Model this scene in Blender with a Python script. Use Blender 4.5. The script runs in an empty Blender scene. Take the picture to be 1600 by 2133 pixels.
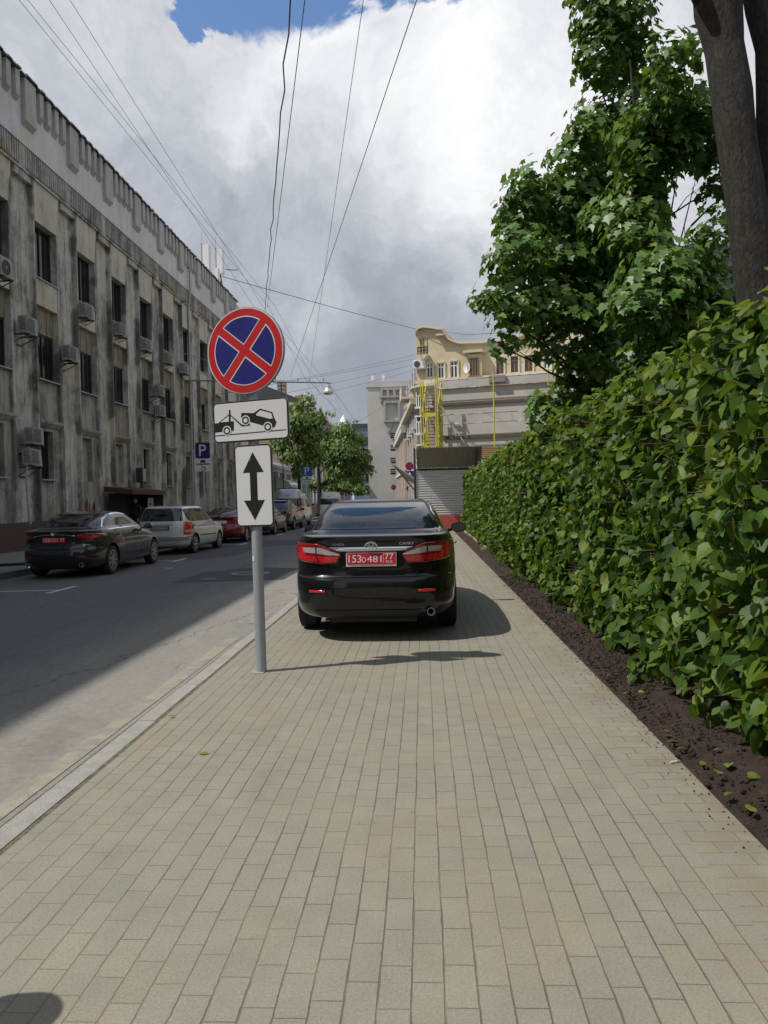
import bpy, bmesh, math, random
import numpy as np
from mathutils import Vector, Matrix, geometry
from mathutils.bvhtree import BVHTree
random.seed(7); rng = np.random.default_rng(11)
SC = bpy.context.scene; COL = SC.collection; PI = math.pi
def R(a): return math.radians(a)
# ---------------------------------------------------------------- camera
EYE = 1.46; FPX = 1570.0
CM = Matrix.Rotation(R(2.94), 3, 'Z') @ Matrix.Rotation(R(90 - 0.92), 3, 'X') @ Matrix.Rotation(R(-1.2), 3, 'Z')
cam = bpy.data.cameras.new('camera'); co = bpy.data.objects.new('camera', cam); COL.objects.link(co)
co.matrix_world = Matrix.Translation((0, 0, EYE)) @ CM.to_4x4()
cam.sensor_fit = 'VERTICAL'; cam.sensor_height = 36; cam.sensor_width = 27; cam.lens = FPX / 2133 * 36
cam.clip_start = 0.05; cam.clip_end = 3000; SC.camera = co
def ray(u, v): return CM @ Vector(((u - 800) / FPX, (1066.5 - v) / FPX, -1))
def at(u, v, Y):
    d = ray(u, v); return d * (Y / d.y) + Vector((0, 0, EYE))
def atX(u, v, X):
    d = ray(u, v); return d * (X / d.x) + Vector((0, 0, EYE))
def atP(u, v, o, n):
    d = ray(u, v); e = Vector((0, 0, EYE)); return e + d * ((Vector(o) - e).dot(Vector(n)) / d.dot(Vector(n)))
# ---------------------------------------------------------------- sun, sky, exposure
SUN = Vector((-0.64, -0.25, 1)).normalized()
sl = bpy.data.lights.new('sun', 'SUN'); sl.energy = 3.3; sl.angle = R(0.55); sl.color = (1.0, 0.955, 0.88)
so = bpy.data.objects.new('sun', sl); COL.objects.link(so); so.rotation_euler = (-SUN).to_track_quat('-Z', 'Y').to_euler(); so.location = (-8, -4, 25)
SC.view_settings.view_transform = 'Standard'; SC.view_settings.look = 'None'; SC.view_settings.exposure = 0.24; SC.view_settings.gamma = 1
SC.cycles.max_bounces = 6; SC.cycles.diffuse_bounces = 3; SC.cycles.glossy_bounces = 3; SC.cycles.transmission_bounces = 4; SC.cycles.transparent_max_bounces = 8
class G:  # small node-graph helper
    def __init__(s, nt): s.nt = nt; s.L = nt.links
    def n(s, t, **k):
        x = s.nt.nodes.new(t)
        for a, b in k.items(): setattr(x, a, b)
        return x
    def put(s, sock, val):
        if isinstance(val, bpy.types.NodeSocket): s.L.new(val, sock)
        elif val is not None:
            if sock.type == 'RGBA' and len(val) == 3: val = (*val, 1)
            sock.default_value = val
    def m(s, op, a, b=None, c=None, clamp=False):
        x = s.n('ShaderNodeMath', operation=op, use_clamp=clamp)
        for i, q in enumerate((a, b, c)):
            if q is not None: s.put(x.inputs[i], q)
        return x.outputs[0]
    def vm(s, op, a, b=None):
        x = s.n('ShaderNodeVectorMath', operation=op); s.put(x.inputs[0], a)
        if b is not None: s.put(x.inputs[3] if op == 'SCALE' else x.inputs[1], b)
        return x.outputs['Value'] if op in ('DOT_PRODUCT', 'LENGTH') else x.outputs[0]
    def noise(s, vec, scale, detail=4, rough=0.55, dist=0.0, color=False):
        x = s.n('ShaderNodeTexNoise'); s.put(x.inputs['Vector'], vec)
        for k, q in (('Scale', scale), ('Detail', detail), ('Roughness', rough), ('Distortion', dist)): s.put(x.inputs[k], q)
        return x.outputs['Color' if color else 'Fac']
    def ramp(s, fac, stops, interp='LINEAR'):
        x = s.n('ShaderNodeValToRGB'); x.color_ramp.interpolation = interp; e = x.color_ramp.elements
        while len(e) < len(stops): e.new(0.5)
        for q, (p, c) in zip(e, stops): q.position = p; q.color = (*c, 1) if len(c) == 3 else c
        s.put(x.inputs[0], fac); return x.outputs[0]
    def mix(s, fac, a, b, mode='MIX'):
        x = s.n('ShaderNodeMix', data_type='RGBA', blend_type=mode); s.put(x.inputs[0], fac); s.put(x.inputs[6], a); s.put(x.inputs[7], b); return x.outputs[2]
    def sep(s, v): x = s.n('ShaderNodeSeparateXYZ'); s.put(x.inputs[0], v); return x.outputs
    def comb(s, a, b, c):
        x = s.n('ShaderNodeCombineXYZ')
        for i, q in enumerate((a, b, c)): s.put(x.inputs[i], q)
        return x.outputs[0]
    def sstep(s, v, a, b): x = s.n('ShaderNodeMapRange', interpolation_type='SMOOTHSTEP'); s.put(x.inputs[0], v); s.put(x.inputs[1], a); s.put(x.inputs[2], b); return x.outputs[0]
W = bpy.data.worlds.new('World'); SC.world = W; W.use_nodes = True; W.node_tree.nodes.clear()
g = G(W.node_tree)
sky = g.n('ShaderNodeTexSky', sky_type='NISHITA', sun_disc=False, sun_elevation=math.asin(SUN.z), sun_rotation=math.atan2(SUN.x, SUN.y) % (2 * PI), air_density=1.0, dust_density=0.6, ozone_density=2.5)
dr = g.n('ShaderNodeTexCoord').outputs['Generated']
w1 = g.vm('SUBTRACT', g.noise(dr, 3.2, 9, 0.62, 0.3, True), (0.5, 0.5, 0.5))
w2 = g.vm('SUBTRACT', g.noise(dr, 13.0, 6, 0.6, 0.2, True), (0.5, 0.5, 0.5))
wd = g.vm('ADD', dr, g.vm('ADD', g.vm('SCALE', w1, 0.34), g.vm('SCALE', w2, 0.05)))
wdn = g.vm('NORMALIZE', wd)
def blob(u, v, r, amp):
    c = ray(u, v).normalized(); s = r / FPX
    d = g.m('SUBTRACT', 1.0, g.vm('DOT_PRODUCT', wdn, tuple(c)))
    return g.m('MULTIPLY', g.m('EXPONENT', g.m('MULTIPLY', d, -1 / s ** 2)), amp)
acc = g.m('MULTIPLY_ADD', g.m('SUBTRACT', g.noise(wd, 5.5, 8, 0.6), 0.5), 0.58, 0.41)
acc = g.m('MULTIPLY_ADD', g.m('SUBTRACT', g.noise(wd, 17, 7, 0.6, .3), 0.5), 0.28, acc)
for b in [(860, 190, 190, .19), (1180, 190, 200, .16), (1010, 60, 120, .10), (640, 130, 130, .18), (520, 250, 70, .26), (60, 60, 220, .09), (280, 30, 150, .04), (250, 260, 150, -.03), (530, 185, 55, -.12), (805, 110, 35, -.14), (330, 200, 90, -.05), (480, 440, 130, -.03), (720, 430, 150, -.05), (640, 560, 150, -.07), (880, 560, 170, -.04),
          (860, 400, 120, .02), (600, 640, 90, .10), (830, 790, 150, -.15), (990, 650, 150, -.07), (1100, 420, 150, .16), (680, 740, 90, -.04), (400, 560, 110, -.08)]:
    acc = g.m('ADD', acc, blob(*b))
cl = g.ramp(acc, [(0.0, (.25, .275, .325)), (0.28, (.36, .385, .435)), (0.45, (.51, .53, .575)), (0.62, (.69, .70, .74)), (0.80, (.87, .875, .90)), (1.0, (.99, .99, .99))])
gap = blob(420, 0, 34, 1.0)
for b in [(490, -22, 42, 1.0), (590, -55, 60, 1.0), (730, -38, 62, 1.0), (870, -36, 64, 1.0), (640, -190, 160, 1.0)]: gap = g.m('MAXIMUM', gap, blob(*b))
z = g.sep(dr)[2]
back = g.m('MULTIPLY', g.sstep(z, 0.70, 0.95), g.sstep(g.noise(wd, 2.6, 6, 0.6), 0.38, 0.55))   # broken cloud overhead
gapm = g.m('MAXIMUM', g.sstep(gap, 0.42, 0.60), back)
skyc = g.vm('MULTIPLY', sky.outputs[0], (1.15, 1.25, 1.35))
cmix = g.mix(gapm, g.vm('SCALE', cl, 9.4), skyc)
bg = g.n('ShaderNodeBackground'); g.put(bg.inputs[0], cmix); bg.inputs[1].default_value = 0.1
g.L.new(bg.outputs[0], g.n('ShaderNodeOutputWorld').inputs[0])

# ---------------------------------------------------------------- object helpers
class MB:
    """collects closed shapes, then links them as ONE mesh object"""
    def __init__(s): s.v = []; s.f = []; s.i = []
    def add(s, vs, fs, m=0):
        o = len(s.v); s.v += [tuple(p) for p in vs]; s.f += [[k + o for k in f] for f in fs]; s.i += [m] * len(fs); return s
    def box(s, x0, x1, y0, y1, z0, z1, m=0, M=None):
        vs = [Vector(p) for p in ((x0, y0, z0), (x1, y0, z0), (x1, y1, z0), (x0, y1, z0), (x0, y0, z1), (x1, y0, z1), (x1, y1, z1), (x0, y1, z1))]
        if M is not None: vs = [M @ p for p in vs]
        return s.add(vs, [(3, 2, 1, 0), (4, 5, 6, 7), (0, 1, 5, 4), (1, 2, 6, 5), (2, 3, 7, 6), (3, 0, 4, 7)], m)
    def tube(s, path, rad, n=8, m=0):
        path = [Vector(p) for p in path]; k = len(path)
        if not hasattr(rad, '__len__'): rad = [rad] * k
        vs = []; up = None
        for i, p in enumerate(path):
            t = (path[min(i + 1, k - 1)] - path[max(i - 1, 0)]).normalized()
            if up is None: up = Vector((0, 0, 1)) if abs(t.z) < 0.9 else Vector((1, 0, 0))
            a = t.cross(up).normalized(); b = a.cross(t).normalized(); up = b
            vs += [p + (a * math.cos(2 * PI * j / n) + b * math.sin(2 * PI * j / n)) * rad[i] for j in range(n)]
        fs = [(i * n + j, i * n + (j + 1) % n, (i + 1) * n + (j + 1) % n, (i + 1) * n + j) for i in range(k - 1) for j in range(n)]
        fs += [list(range(n))[::-1], [(k - 1) * n + j for j in range(n)]]
        return s.add(vs, fs, m)
    def bar(s, a, b, w, h=None, m=0):
        h = h or w; a = Vector(a); b = Vector(b); t = (b - a).normalized(); u = Vector((0, 0, 1)) if abs(t.z) < 0.95 else Vector((0, 1, 0))
        x = t.cross(u).normalized() * w / 2; y = x.cross(t).normalized() * h / 2
        vs = [p + q for p in (a, b) for q in (-x - y, x - y, x + y, -x + y)]
        return s.add(vs, [(3, 2, 1, 0), (4, 5, 6, 7), (0, 1, 5, 4), (1, 2, 6, 5), (2, 3, 7, 6), (3, 0, 4, 7)], m)
    def prism(s, poly, ax, a, b, m=0, M=None):
        def P(p, q):
            r = {'x': (q, p[0], p[1]), 'y': (p[0], q, p[1]), 'z': (p[0], p[1], q)}[ax]; return (M @ Vector(r)) if M is not None else r
        n = len(poly); vs = [P(p, a) for p in poly] + [P(p, b) for p in poly]
        return s.add(vs, [list(range(n))[::-1], list(range(n, 2 * n))] + [(i, (i + 1) % n, n + (i + 1) % n, n + i) for i in range(n)], m)
    def lathe(s, prof, n=24, ax='z', o=(0, 0, 0), m=0):
        vs = []
        for r, h in prof:
            for j in range(n):
                c, q = r * math.cos(2 * PI * j / n), r * math.sin(2 * PI * j / n)
                p = {'z': (c, q, h), 'x': (h, c, q), 'y': (c, h, q)}[ax]; vs.append((p[0] + o[0], p[1] + o[1], p[2] + o[2]))
        k = len(prof)
        fs = [(i * n + j, i * n + (j + 1) % n, (i + 1) * n + (j + 1) % n, (i + 1) * n + j) for i in range(k - 1) for j in range(n)]
        if prof[0] == prof[-1]: return s.add(vs, fs, m)
        if prof[0][0] > 1e-6: fs.append(list(range(n))[::-1])
        if prof[-1][0] > 1e-6: fs.append([(k - 1) * n + j for j in range(n)])
        return s.add(vs, fs, m)
    def build(s, name, mats, parent=None, smooth=None, bevel=0, fix=True):
        me = bpy.data.meshes.new(name); me.from_pydata(s.v, [], s.f)
        for q in (mats if isinstance(mats, (list, tuple)) else [mats]): me.materials.append(q)
        me.polygons.foreach_set('material_index', s.i)
        if fix:
            b = bmesh.new(); b.from_mesh(me); bmesh.ops.remove_doubles(b, verts=b.verts, dist=1e-6) if smooth else None
            bmesh.ops.recalc_face_normals(b, faces=b.faces)
            if bevel: bmesh.ops.bevel(b, geom=list(b.edges), offset=bevel, segments=2, affect='EDGES', clamp_overlap=True)
            b.to_mesh(me); b.free()
        if smooth:
            me.polygons.foreach_set('use_smooth', [True] * len(me.polygons)); me.set_sharp_from_angle(angle=R(smooth))
        me.update(); return link(name, me, parent)
def link(name, me, parent=None):
    o = bpy.data.objects.new(name, me); COL.objects.link(o)
    if parent is not None: o.parent = parent
    return o
def tag(o, label=None, cat=None, group=None, kind=None):
    for k, q in (('label', label), ('category', cat), ('group', group), ('kind', kind)):
        if q: o[k] = q
    return o
def thing(name, label, cat, loc=(0, 0, 0), rz=0, group=None):
    o = bpy.data.objects.new(name, None); COL.objects.link(o); o.location = loc; o.rotation_euler = (0, 0, rz); o.empty_display_size = 0.2
    return tag(o, label, cat, group)
def dup(root, loc, rz=None, label=None):
    r = root.copy(); COL.objects.link(r); r.location = loc
    if rz is not None: r.rotation_euler[2] = rz
    if label: r['label'] = label
    def kids(a, b):
        for c in a.children:
            d = c.copy(); COL.objects.link(d); d.parent = b; kids(c, d)
    kids(root, r); return r
def text_mb(mb, body, h, x, z, y, m=0, align='LEFT', th=0.002, width=None, M=None):
    """flat lettering in the local XZ plane facing -Y"""
    c = bpy.data.curves.new('t', 'FONT'); c.body = body; c.size = 1.0; c.resolution_u = 3; c.extrude = 0.0
    o = bpy.data.objects.new('t', c); COL.objects.link(o); bpy.context.view_layer.update()
    me = o.evaluated_get(bpy.context.evaluated_depsgraph_get()).to_mesh()
    vs = np.array([v.co[:] for v in me.vertices]); fs = [list(p.vertices) for p in me.polygons]
    o.evaluated_get(bpy.context.evaluated_depsgraph_get()).to_mesh_clear(); bpy.data.objects.remove(o); bpy.data.curves.remove(c)
    x0, x1, y0, y1 = vs[:, 0].min(), vs[:, 0].max(), vs[:, 1].min(), vs[:, 1].max()
    sc = h / (y1 - y0); sx = width / (x1 - x0) if width else sc; wd = (x1 - x0) * sx
    ox = {'LEFT': 0, 'CENTER': -wd / 2, 'RIGHT': -wd}[align]
    P = [Vector((x + ox + (p[0] - x0) * sx, y, z + (p[1] - y0) * sc)) for p in vs]
    if M is not None: P = [M @ p for p in P]
    mb.add(P, fs, m); return mb
# ---------------------------------------------------------------- materials
MATS = {}
def pm(name, col, rough=0.6, metal=0.0, var=0.12, scale=6.0, bump=0.0, bscale=60.0, coat=0.0, spec=0.5, stretch=(1, 1, 1), col2=None, thr=(0.42, 0.62), emit=0):
    if name in MATS: return MATS[name]
    m = bpy.data.materials.new(name); m.use_nodes = True; g = G(m.node_tree); b = m.node_tree.nodes['Principled BSDF']
    oc = g.n('ShaderNodeTexCoord').outputs['Object']; v = g.vm('MULTIPLY', oc, stretch)
    n1 = g.noise(v, scale, 6, 0.6)
    k = g.m('MULTIPLY_ADD', g.m('SUBTRACT', n1, 0.5), var * 4, 1.0)
    c = g.vm('SCALE', col if col2 is None else g.mix(g.sstep(g.noise(v, scale * 0.8, 8, 0.65, 0.4), *thr), col, col2), k)
    g.put(b.inputs['Base Color'], c); b.inputs['Roughness'].default_value = rough; b.inputs['Metallic'].default_value = metal
    b.inputs['Specular IOR Level'].default_value = spec; b.inputs['Coat Weight'].default_value = coat; b.inputs['Coat Roughness'].default_value = 0.03
    if var > 0: g.put(b.inputs['Roughness'], g.m('MULTIPLY_ADD', g.m('SUBTRACT', n1, 0.5), 0.25 * (1 if rough > .2 else .2), rough, True))
    if bump:
        bp = g.n('ShaderNodeBump'); bp.inputs['Strength'].default_value = bump; bp.inputs['Distance'].default_value = 0.02
        g.put(bp.inputs['Height'], g.noise(v, bscale, 5, 0.6)); g.put(b.inputs['Normal'], bp.outputs[0])
    MATS[name] = m; return m
def layered(name, build):
    m = bpy.data.materials.new(name); m.use_nodes = True; g = G(m.node_tree); b = m.node_tree.nodes['Principled BSDF']; build(g, b); MATS[name] = m; return m
def bumpn(g, b, h, strength, dist):
    bp = g.n('ShaderNodeBump'); bp.inputs['Strength'].default_value = strength; bp.inputs['Distance'].default_value = dist; g.put(bp.inputs['Height'], h); g.put(b.inputs['Normal'], bp.outputs[0])
# ================================================================ ground, road, pavements
def m_pavers(g, b):
    oc = g.n('ShaderNodeTexCoord').outputs['Object']
    wob = g.vm('SCALE', g.vm('SUBTRACT', g.noise(oc, 2.2, 3, 0.5, 0, True), (.5, .5, .5)), 0.011)
    fine = g.vm('SCALE', g.vm('SUBTRACT', g.noise(oc, 26, 2, 0.5, 0, True), (.5, .5, .5)), 0.005)
    x, y, z = g.sep(g.vm('ADD', oc, g.vm('ADD', wob, fine)))
    def cells(x, y, wx, wy, stag):
        cx = g.m('FLOOR', g.m('DIVIDE', x, wx))
        wn = g.n('ShaderNodeTexWhiteNoise', noise_dimensions='1D'); g.put(wn.inputs['W'], cx)
        off = g.m('MULTIPLY_ADD', g.m('MODULO', cx, 2.0), 0.5, g.m('MULTIPLY', wn.outputs[0], 0.34))
        yy = g.m('ADD', g.m('DIVIDE', y, wy), off); cy = g.m('FLOOR', yy)
        fx = g.m('ABSOLUTE', g.m('SUBTRACT', g.m('FRACT', g.m('DIVIDE', x, wx)), 0.5)); fy = g.m('ABSOLUTE', g.m('SUBTRACT', g.m('FRACT', yy), 0.5))
        ex = g.m('MULTIPLY', g.m('SUBTRACT', 0.5, fx), wx); ey = g.m('MULTIPLY', g.m('SUBTRACT', 0.5, fy), wy)
        w2 = g.n('ShaderNodeTexWhiteNoise', noise_dimensions='2D'); g.put(w2.inputs['Vector'], g.comb(cx, cy, 0.0))
        return ex, ey, w2.outputs[0], w2.outputs[1]
    xs = g.m('ADD', x, 50.0); ys = g.m('ADD', y, 50.0)
    a = cells(xs, ys, 0.0985, 0.2, 1)
    c = cells(ys, g.m('ADD', xs, 0.07), 0.1, 0.2, 1)
    edge = g.m('GREATER_THAN', g.sep(oc)[0], 1.09)
    def pick(p, q): x_ = g.n('ShaderNodeMix', data_type='FLOAT'); g.put(x_.inputs[0], edge); g.put(x_.inputs[2], p); g.put(x_.inputs[3], q); return x_.outputs[0]
    ex = pick(a[0], c[1]); ey = pick(a[1], c[0]); rv = pick(a[2], c[2])
    jw = g.m('MULTIPLY_ADD', g.sstep(g.noise(oc, 6, 4, .65), .35, .75), 0.0024, 0.0003)
    long_ = g.sstep(g.m('SUBTRACT', ex, jw), 0.0004, 0.0030); short = g.sstep(g.m('SUBTRACT', ey, g.m('MULTIPLY', jw, 0.42)), 0.0, 0.0026)
    top = g.m('MULTIPLY', long_, short)
    big = g.noise(oc, 0.55, 5, 0.6); mid = g.noise(oc, 3.5, 5, 0.65); gr = g.noise(oc, 330, 3, 0.75); gr2 = g.noise(oc, 110, 5, 0.8)
    base = g.ramp(rv, [(0, (.272, .258, .218)), (.3, (.288, .272, .228)), (.55, (.278, .265, .228)), (.8, (.292, .273, .226)), (.92, (.274, .262, .224)), (1, (.264, .256, .225))])
    base = g.mix(g.sstep(big, .44, .66), base, g.vm('MULTIPLY', base, (1.06, 1.0, .93)))
    base = g.vm('MULTIPLY', base, (.935, .935, .885)); base = g.vm('SCALE', base, g.m('MULTIPLY_ADD', mid, 0.36, 0.78))
    base = g.vm('SCALE', base, g.m('MULTIPLY_ADD', gr, 1.1, 0.45)); base = g.vm('SCALE', base, g.m('MULTIPLY_ADD', gr2, 1.3, 0.35))
    sp = g.sstep(g.noise(oc, 190, 2, .6), .68, .74); base = g.mix(g.m('MULTIPLY', sp, .6), base, (.62, .60, .56))
    stain = g.sstep(g.noise(oc, .8, 8, .72, 1.0), .56, .70); base = g.mix(g.m('MULTIPLY', stain, .35), base, (.185, .172, .145)); wht = g.sstep(g.noise(oc, 2.3, 3, .5), .76, .80); base = g.mix(g.m('MULTIPLY', wht, .4), base, (.42, .41, .37)); gum = g.sstep(g.noise(oc, 9, 1, .4), .79, .80); base = g.mix(g.m('MULTIPLY', gum, .5), base, (.13, .12, .105))
    dirt = g.m('MULTIPLY', g.sstep(g.sep(oc)[0], .95, 1.42), g.sstep(g.noise(oc, 2.2, 7, .7, .4), .42, .60)); base = g.mix(g.m('MULTIPLY', dirt, .55), base, (.20, .15, .10))
    rust = g.m('MULTIPLY', g.sstep(g.noise(oc, 1.4, 7, .7, .5), .60, .72), g.sstep(g.sep(oc)[0], .3, 1.2)); base = g.mix(g.m('MULTIPLY', rust, .45), base, (.30, .20, .125))
    sand = g.sstep(g.noise(oc, 1.1, 4, .6), .46, .56)
    joint = g.mix(sand, (.135, .125, .10), (.215, .185, .13))
    g.put(b.inputs['Base Color'], g.mix(top, joint, base)); b.inputs['Roughness'].default_value = 0.85; b.inputs['Specular IOR Level'].default_value = 0.3
    h = g.m('ADD', g.m('MULTIPLY', top, 1.0), g.m('ADD', g.m('MULTIPLY', gr, 0.10), g.m('MULTIPLY', rv, 0.22)))
    bumpn(g, b, h, 0.6, 0.005)
def m_asphalt(g, b):
    oc = g.n('ShaderNodeTexCoord').outputs['Object']; x, y, z = g.sep(oc)
    st = g.vm('MULTIPLY', oc, (1, .22, 1))
    edge = g.m('ADD', x, g.m('MULTIPLY', g.m('SUBTRACT', g.noise(st, 1.3, 6, .65), .5), 1.5))
    dust = g.sstep(edge, -4.6, -2.35)
    base = g.mix(dust, (.128, .126, .121), (.246, .235, .203))
    base = g.mix(g.m('MULTIPLY', g.sstep(g.noise(oc, .7, 6, .7, .6), .56, .64), .4), base, (.17, .162, .145))
    base = g.mix(g.m('MULTIPLY', g.sstep(g.noise(st, 2.1, 5, .6, 1.2), .66, .70), .5), base, (.10, .092, .075))
    base = g.mix(g.m('MULTIPLY', g.sstep(g.noise(st, .9, 5, .6, .7), .62, .72), g.m('MULTIPLY', g.sstep(x, -3.1, -2.2), .75)), base, (.36, .31, .22))
    gr = g.noise(oc, 150, 4, .75); base = g.vm('SCALE', base, g.m('MULTIPLY_ADD', gr, 1.0, .5))
    base = g.vm('SCALE', base, g.m('MULTIPLY_ADD', g.noise(oc, 18, 5, .7), .8, .6)); base = g.vm('SCALE', base, g.m('MULTIPLY_ADD', g.noise(st, 4, 5, .7), .5, .75))
    vo = g.n('ShaderNodeTexVoronoi', feature='DISTANCE_TO_EDGE'); g.put(vo.inputs['Vector'], g.vm('ADD', g.vm('MULTIPLY', oc, (.35, .12, 1)), g.vm('SCALE', g.noise(oc, 2.5, 4, .6, 0, True), .16))); vo.inputs['Scale'].default_value = 1.0
    crack = g.m('SUBTRACT', 1.0, g.sstep(vo.outputs[0], 0.0, .006)); base = g.mix(g.m('MULTIPLY', crack, .6), base, (.05, .048, .045))
    spot = g.sstep(g.noise(oc, 2.6, 3, .5, .6), .70, .74); base = g.mix(g.m('MULTIPLY', spot, .4), base, (.07, .066, .06)); grit = g.sstep(g.noise(oc, 60, 2, .5), .74, .78); base = g.mix(g.m('MULTIPLY', grit, .5), base, (.38, .36, .32)); g.put(b.inputs['Base Color'], base); b.inputs['Roughness'].default_value = .88; b.inputs['Specular IOR Level'].default_value = .3
    bumpn(g, b, gr, .5, .008)
def m_soil(g, b):
    oc = g.n('ShaderNodeTexCoord').outputs['Object']
    n = g.noise(oc, 9, 9, .72, .3); f = g.noise(oc, 55, 5, .7)
    c = g.ramp(n, [(.3, (.022, .014, .010)), (.55, (.048, .030, .020)), (.72, (.095, .058, .036))])
    c = g.mix(g.sstep(f, .66, .74), c, (.14, .085, .05)); g.put(b.inputs['Base Color'], c); b.inputs['Roughness'].default_value = .95
    bumpn(g, b, g.m('ADD', f, g.m('MULTIPLY', g.noise(oc, 160, 4, .7), .5)), 1.0, .02)
PAV = layered('pavers', m_pavers); ASP = layered('asphalt', m_asphalt); SOIL = layered('soil', m_soil)
KERB = pm('kerb_stone', (.335, .325, .29), .85, var=.08, scale=9, bump=.5, bscale=90, col2=(.29, .28, .25)); SAND = pm('joint_sand', (.20, .165, .11), .95, var=.3, scale=25, bump=.8, bscale=120, col2=(.10, .085, .06))
def sheet(name, x0, x1, y0, y1, z0, z1, mat, kind='structure'):
    mb = MB(); mb.add([(x0, y0, z0), (x1, y0, z1), (x1, y1, z1), (x0, y1, z0)], [(0, 1, 2, 3)]); o = mb.build(name, mat, fix=False); o['kind'] = kind; return o
GR = pm('ground_mat', (.17, .16, .14), .9, var=.15, scale=.4, bump=.3, bscale=8)
sheet('ground', -900, 900, -900, 1500, -.30, -.30, GR)
RZ = lambda x: -.05 - .08 * (-1.98 - x) / 7.3
sheet('road', -9.3, -1.975, -40, 160, -.13, -.05, ASP)
# pavers sidewalk: one sheet past the car, then a strip beside the site fence
mb = MB(); mb.box(-1.80, 1.375, -12, 36.2, -.25, 0); mb.box(-1.80, -.30, 36.2, 120, -.25, -.001); o = mb.build('sidewalk', PAV); o['kind'] = 'structure'
mb = MB(); y = -12
while y < 120:
    L = 1.0; j = random.uniform(-.006, .006); mb.box(-1.955 + j, -1.835 + j, y + .003, y + L - .003, -.25, .001 + random.uniform(-.004, .003)); y += L
mb.box(-1.97, -1.80, -12, 120, -.26, -.004, 1)
o = mb.build('kerb', [KERB, SAND], bevel=0); o['kind'] = 'structure'
YEL = pm('old_paint', (.315, .285, .218), .85, var=.2, scale=7, col2=(.245, .232, .195), thr=(.42, .6), bump=.4, bscale=100)
mb = MB()
for k in range(36):   # worn yellow edge band, broken where the paint is gone
    y = -6 + k * .9
    if 8.2 < y < 9.2 or 9.9 < y < 12.6: continue
    j = random.uniform(-.02, .02); mb.add([(-2.20 + j, y, RZ(-2.2) + .004), (-2.07, y, RZ(-2.07) + .004), (-2.07, y + .9, RZ(-2.07) + .004), (-2.20 + random.uniform(-.02, .02), y + .9, RZ(-2.2) + .004)], [(0, 1, 2, 3)])
o = mb.build('road_marking', YEL, fix=False); o['kind'] = 'structure'
WHT = pm('white_paint', (.50, .50, .48), .8, var=.25, scale=9, col2=(.2, .2, .19), thr=(.55, .72))
mb = MB()
def rl(x0, x1, y0, y1):
    mb.add([(x0, y0, RZ(x0) + .005), (x1, y0, RZ(x1) + .005), (x1, y1, RZ(x1) + .005), (x0, y1, RZ(x0) + .005)], [(0, 1, 2, 3)])
for y in (13.75, 20.6, 28.2, 35.6, 42.5): rl(-9.2, -6.86, y - .05, y + .05); rl(-6.86, -6.74, y - .5, y + .65)
rl(-6.3, -6.1, 18.0, 18.12)
o = mb.build('parking_marking', WHT, fix=False); o['kind'] = 'structure'
PATCH = pm('fresh_asphalt', (.062, .061, .06), .85, var=.15, scale=3, bump=.5, bscale=120)
mb = MB()
for pts in ([(-8.6, 21.0), (-6.2, 20.7), (-5.5, 22.0), (-5.7, 25.8), (-4.4, 27.0), (-4.6, 30.5), (-8.8, 31.0)], [(-4.95, 14.5), (-2.75, 14.6), (-2.7, 17.0), (-4.0, 17.6), (-4.95, 16.6)], [(-9.0, 3.0), (-8.0, 2.6), (-7.4, 9.5), (-8.8, 10.0)]):
    mb.add([(x, y, RZ(x) + .003) for x, y in pts], [list(range(len(pts)))])
o = mb.build('asphalt_patch', PATCH, fix=False); o['kind'] = 'structure'
IRON = pm('cast_iron', (.20, .19, .175), .6, .3, var=.15, scale=12, bump=.6, bscale=40)
for i, (x, y, r, lb) in enumerate([(-3.72, 16.0, .42, 'round iron manhole cover in the dark asphalt patch by the kerb'), (-4.35, 15.0, .16, 'small round iron valve cover in the road, in the building shadow')]):
    mb = MB(); z0 = RZ(x) - .03
    mb.lathe([(0, .045), (r * .80, .045), (r * .82, .038), (r * .84, .045), (r, .045), (r + .01, 0), (0, 0)], 28)
    for k in range(-3, 4):
        w = math.sqrt(max(.01, (r * .7) ** 2 - (k * r * .2) ** 2)); mb.box(-w, w, k * r * .2 - .012, k * r * .2 + .012, .04, .051)
    o = mb.build('manhole_cover', IRON, smooth=40); o.location = (x, y, z0); tag(o, lb, 'manhole cover')
# opposite pavement and its kerb
LP = pm('old_paving', (.17, .165, .155), .9, var=.16, scale=1.2, bump=.4, bscale=50)
mb = MB(); mb.box(-13.62, -9.46, -30, 150, -.29, .0); o = mb.build('pavement', LP); o['kind'] = 'structure'
mb = MB()
for k in range(150): mb.box(-9.46, -9.3, -30 + k * 1.2 + .004, -28.8 + k * 1.2 - .004, -.29, .02)
o = mb.build('pavement_kerb', pm('dark_kerb', (.15, .145, .135), .85, var=.15, scale=5, bump=.4)); o['kind'] = 'structure'
# soil bed under the hedge: displaced crumbs
def fbm(x, y, s=0):
    return sum(math.sin(x * f * 1.7 + s + 1.3 * math.sin(y * f * 1.1 + f)) * math.sin(y * f * 1.9 + 2 * s + math.sin(x * f * .8)) / f ** .8 for f in (1.3, 2.9, 6.1, 13.7, 29.3))
xs = np.concatenate([np.linspace(1.378, 2.3, 46), np.linspace(2.4, 4.2, 12)]); ys = np.concatenate([np.arange(-3, 9, .025), np.arange(9, 34.9, .12)])
V = []
for yy in ys:
    e = .025 * fbm(0.3, yy * .7, 4)
    for xx in xs:
        t = min(1, max(0, (xx - 1.378) / .35)); h = -.035 + t * .085 + (.25 + .75 * t) * (.030 * fbm(xx, yy) + .012 * fbm(xx * 5, yy * 5, 2)) + random.uniform(-.006, .006)
        V.append((xx + (e * .4 if xx < 1.45 and yy > 17 else 0), yy, h))
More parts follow.
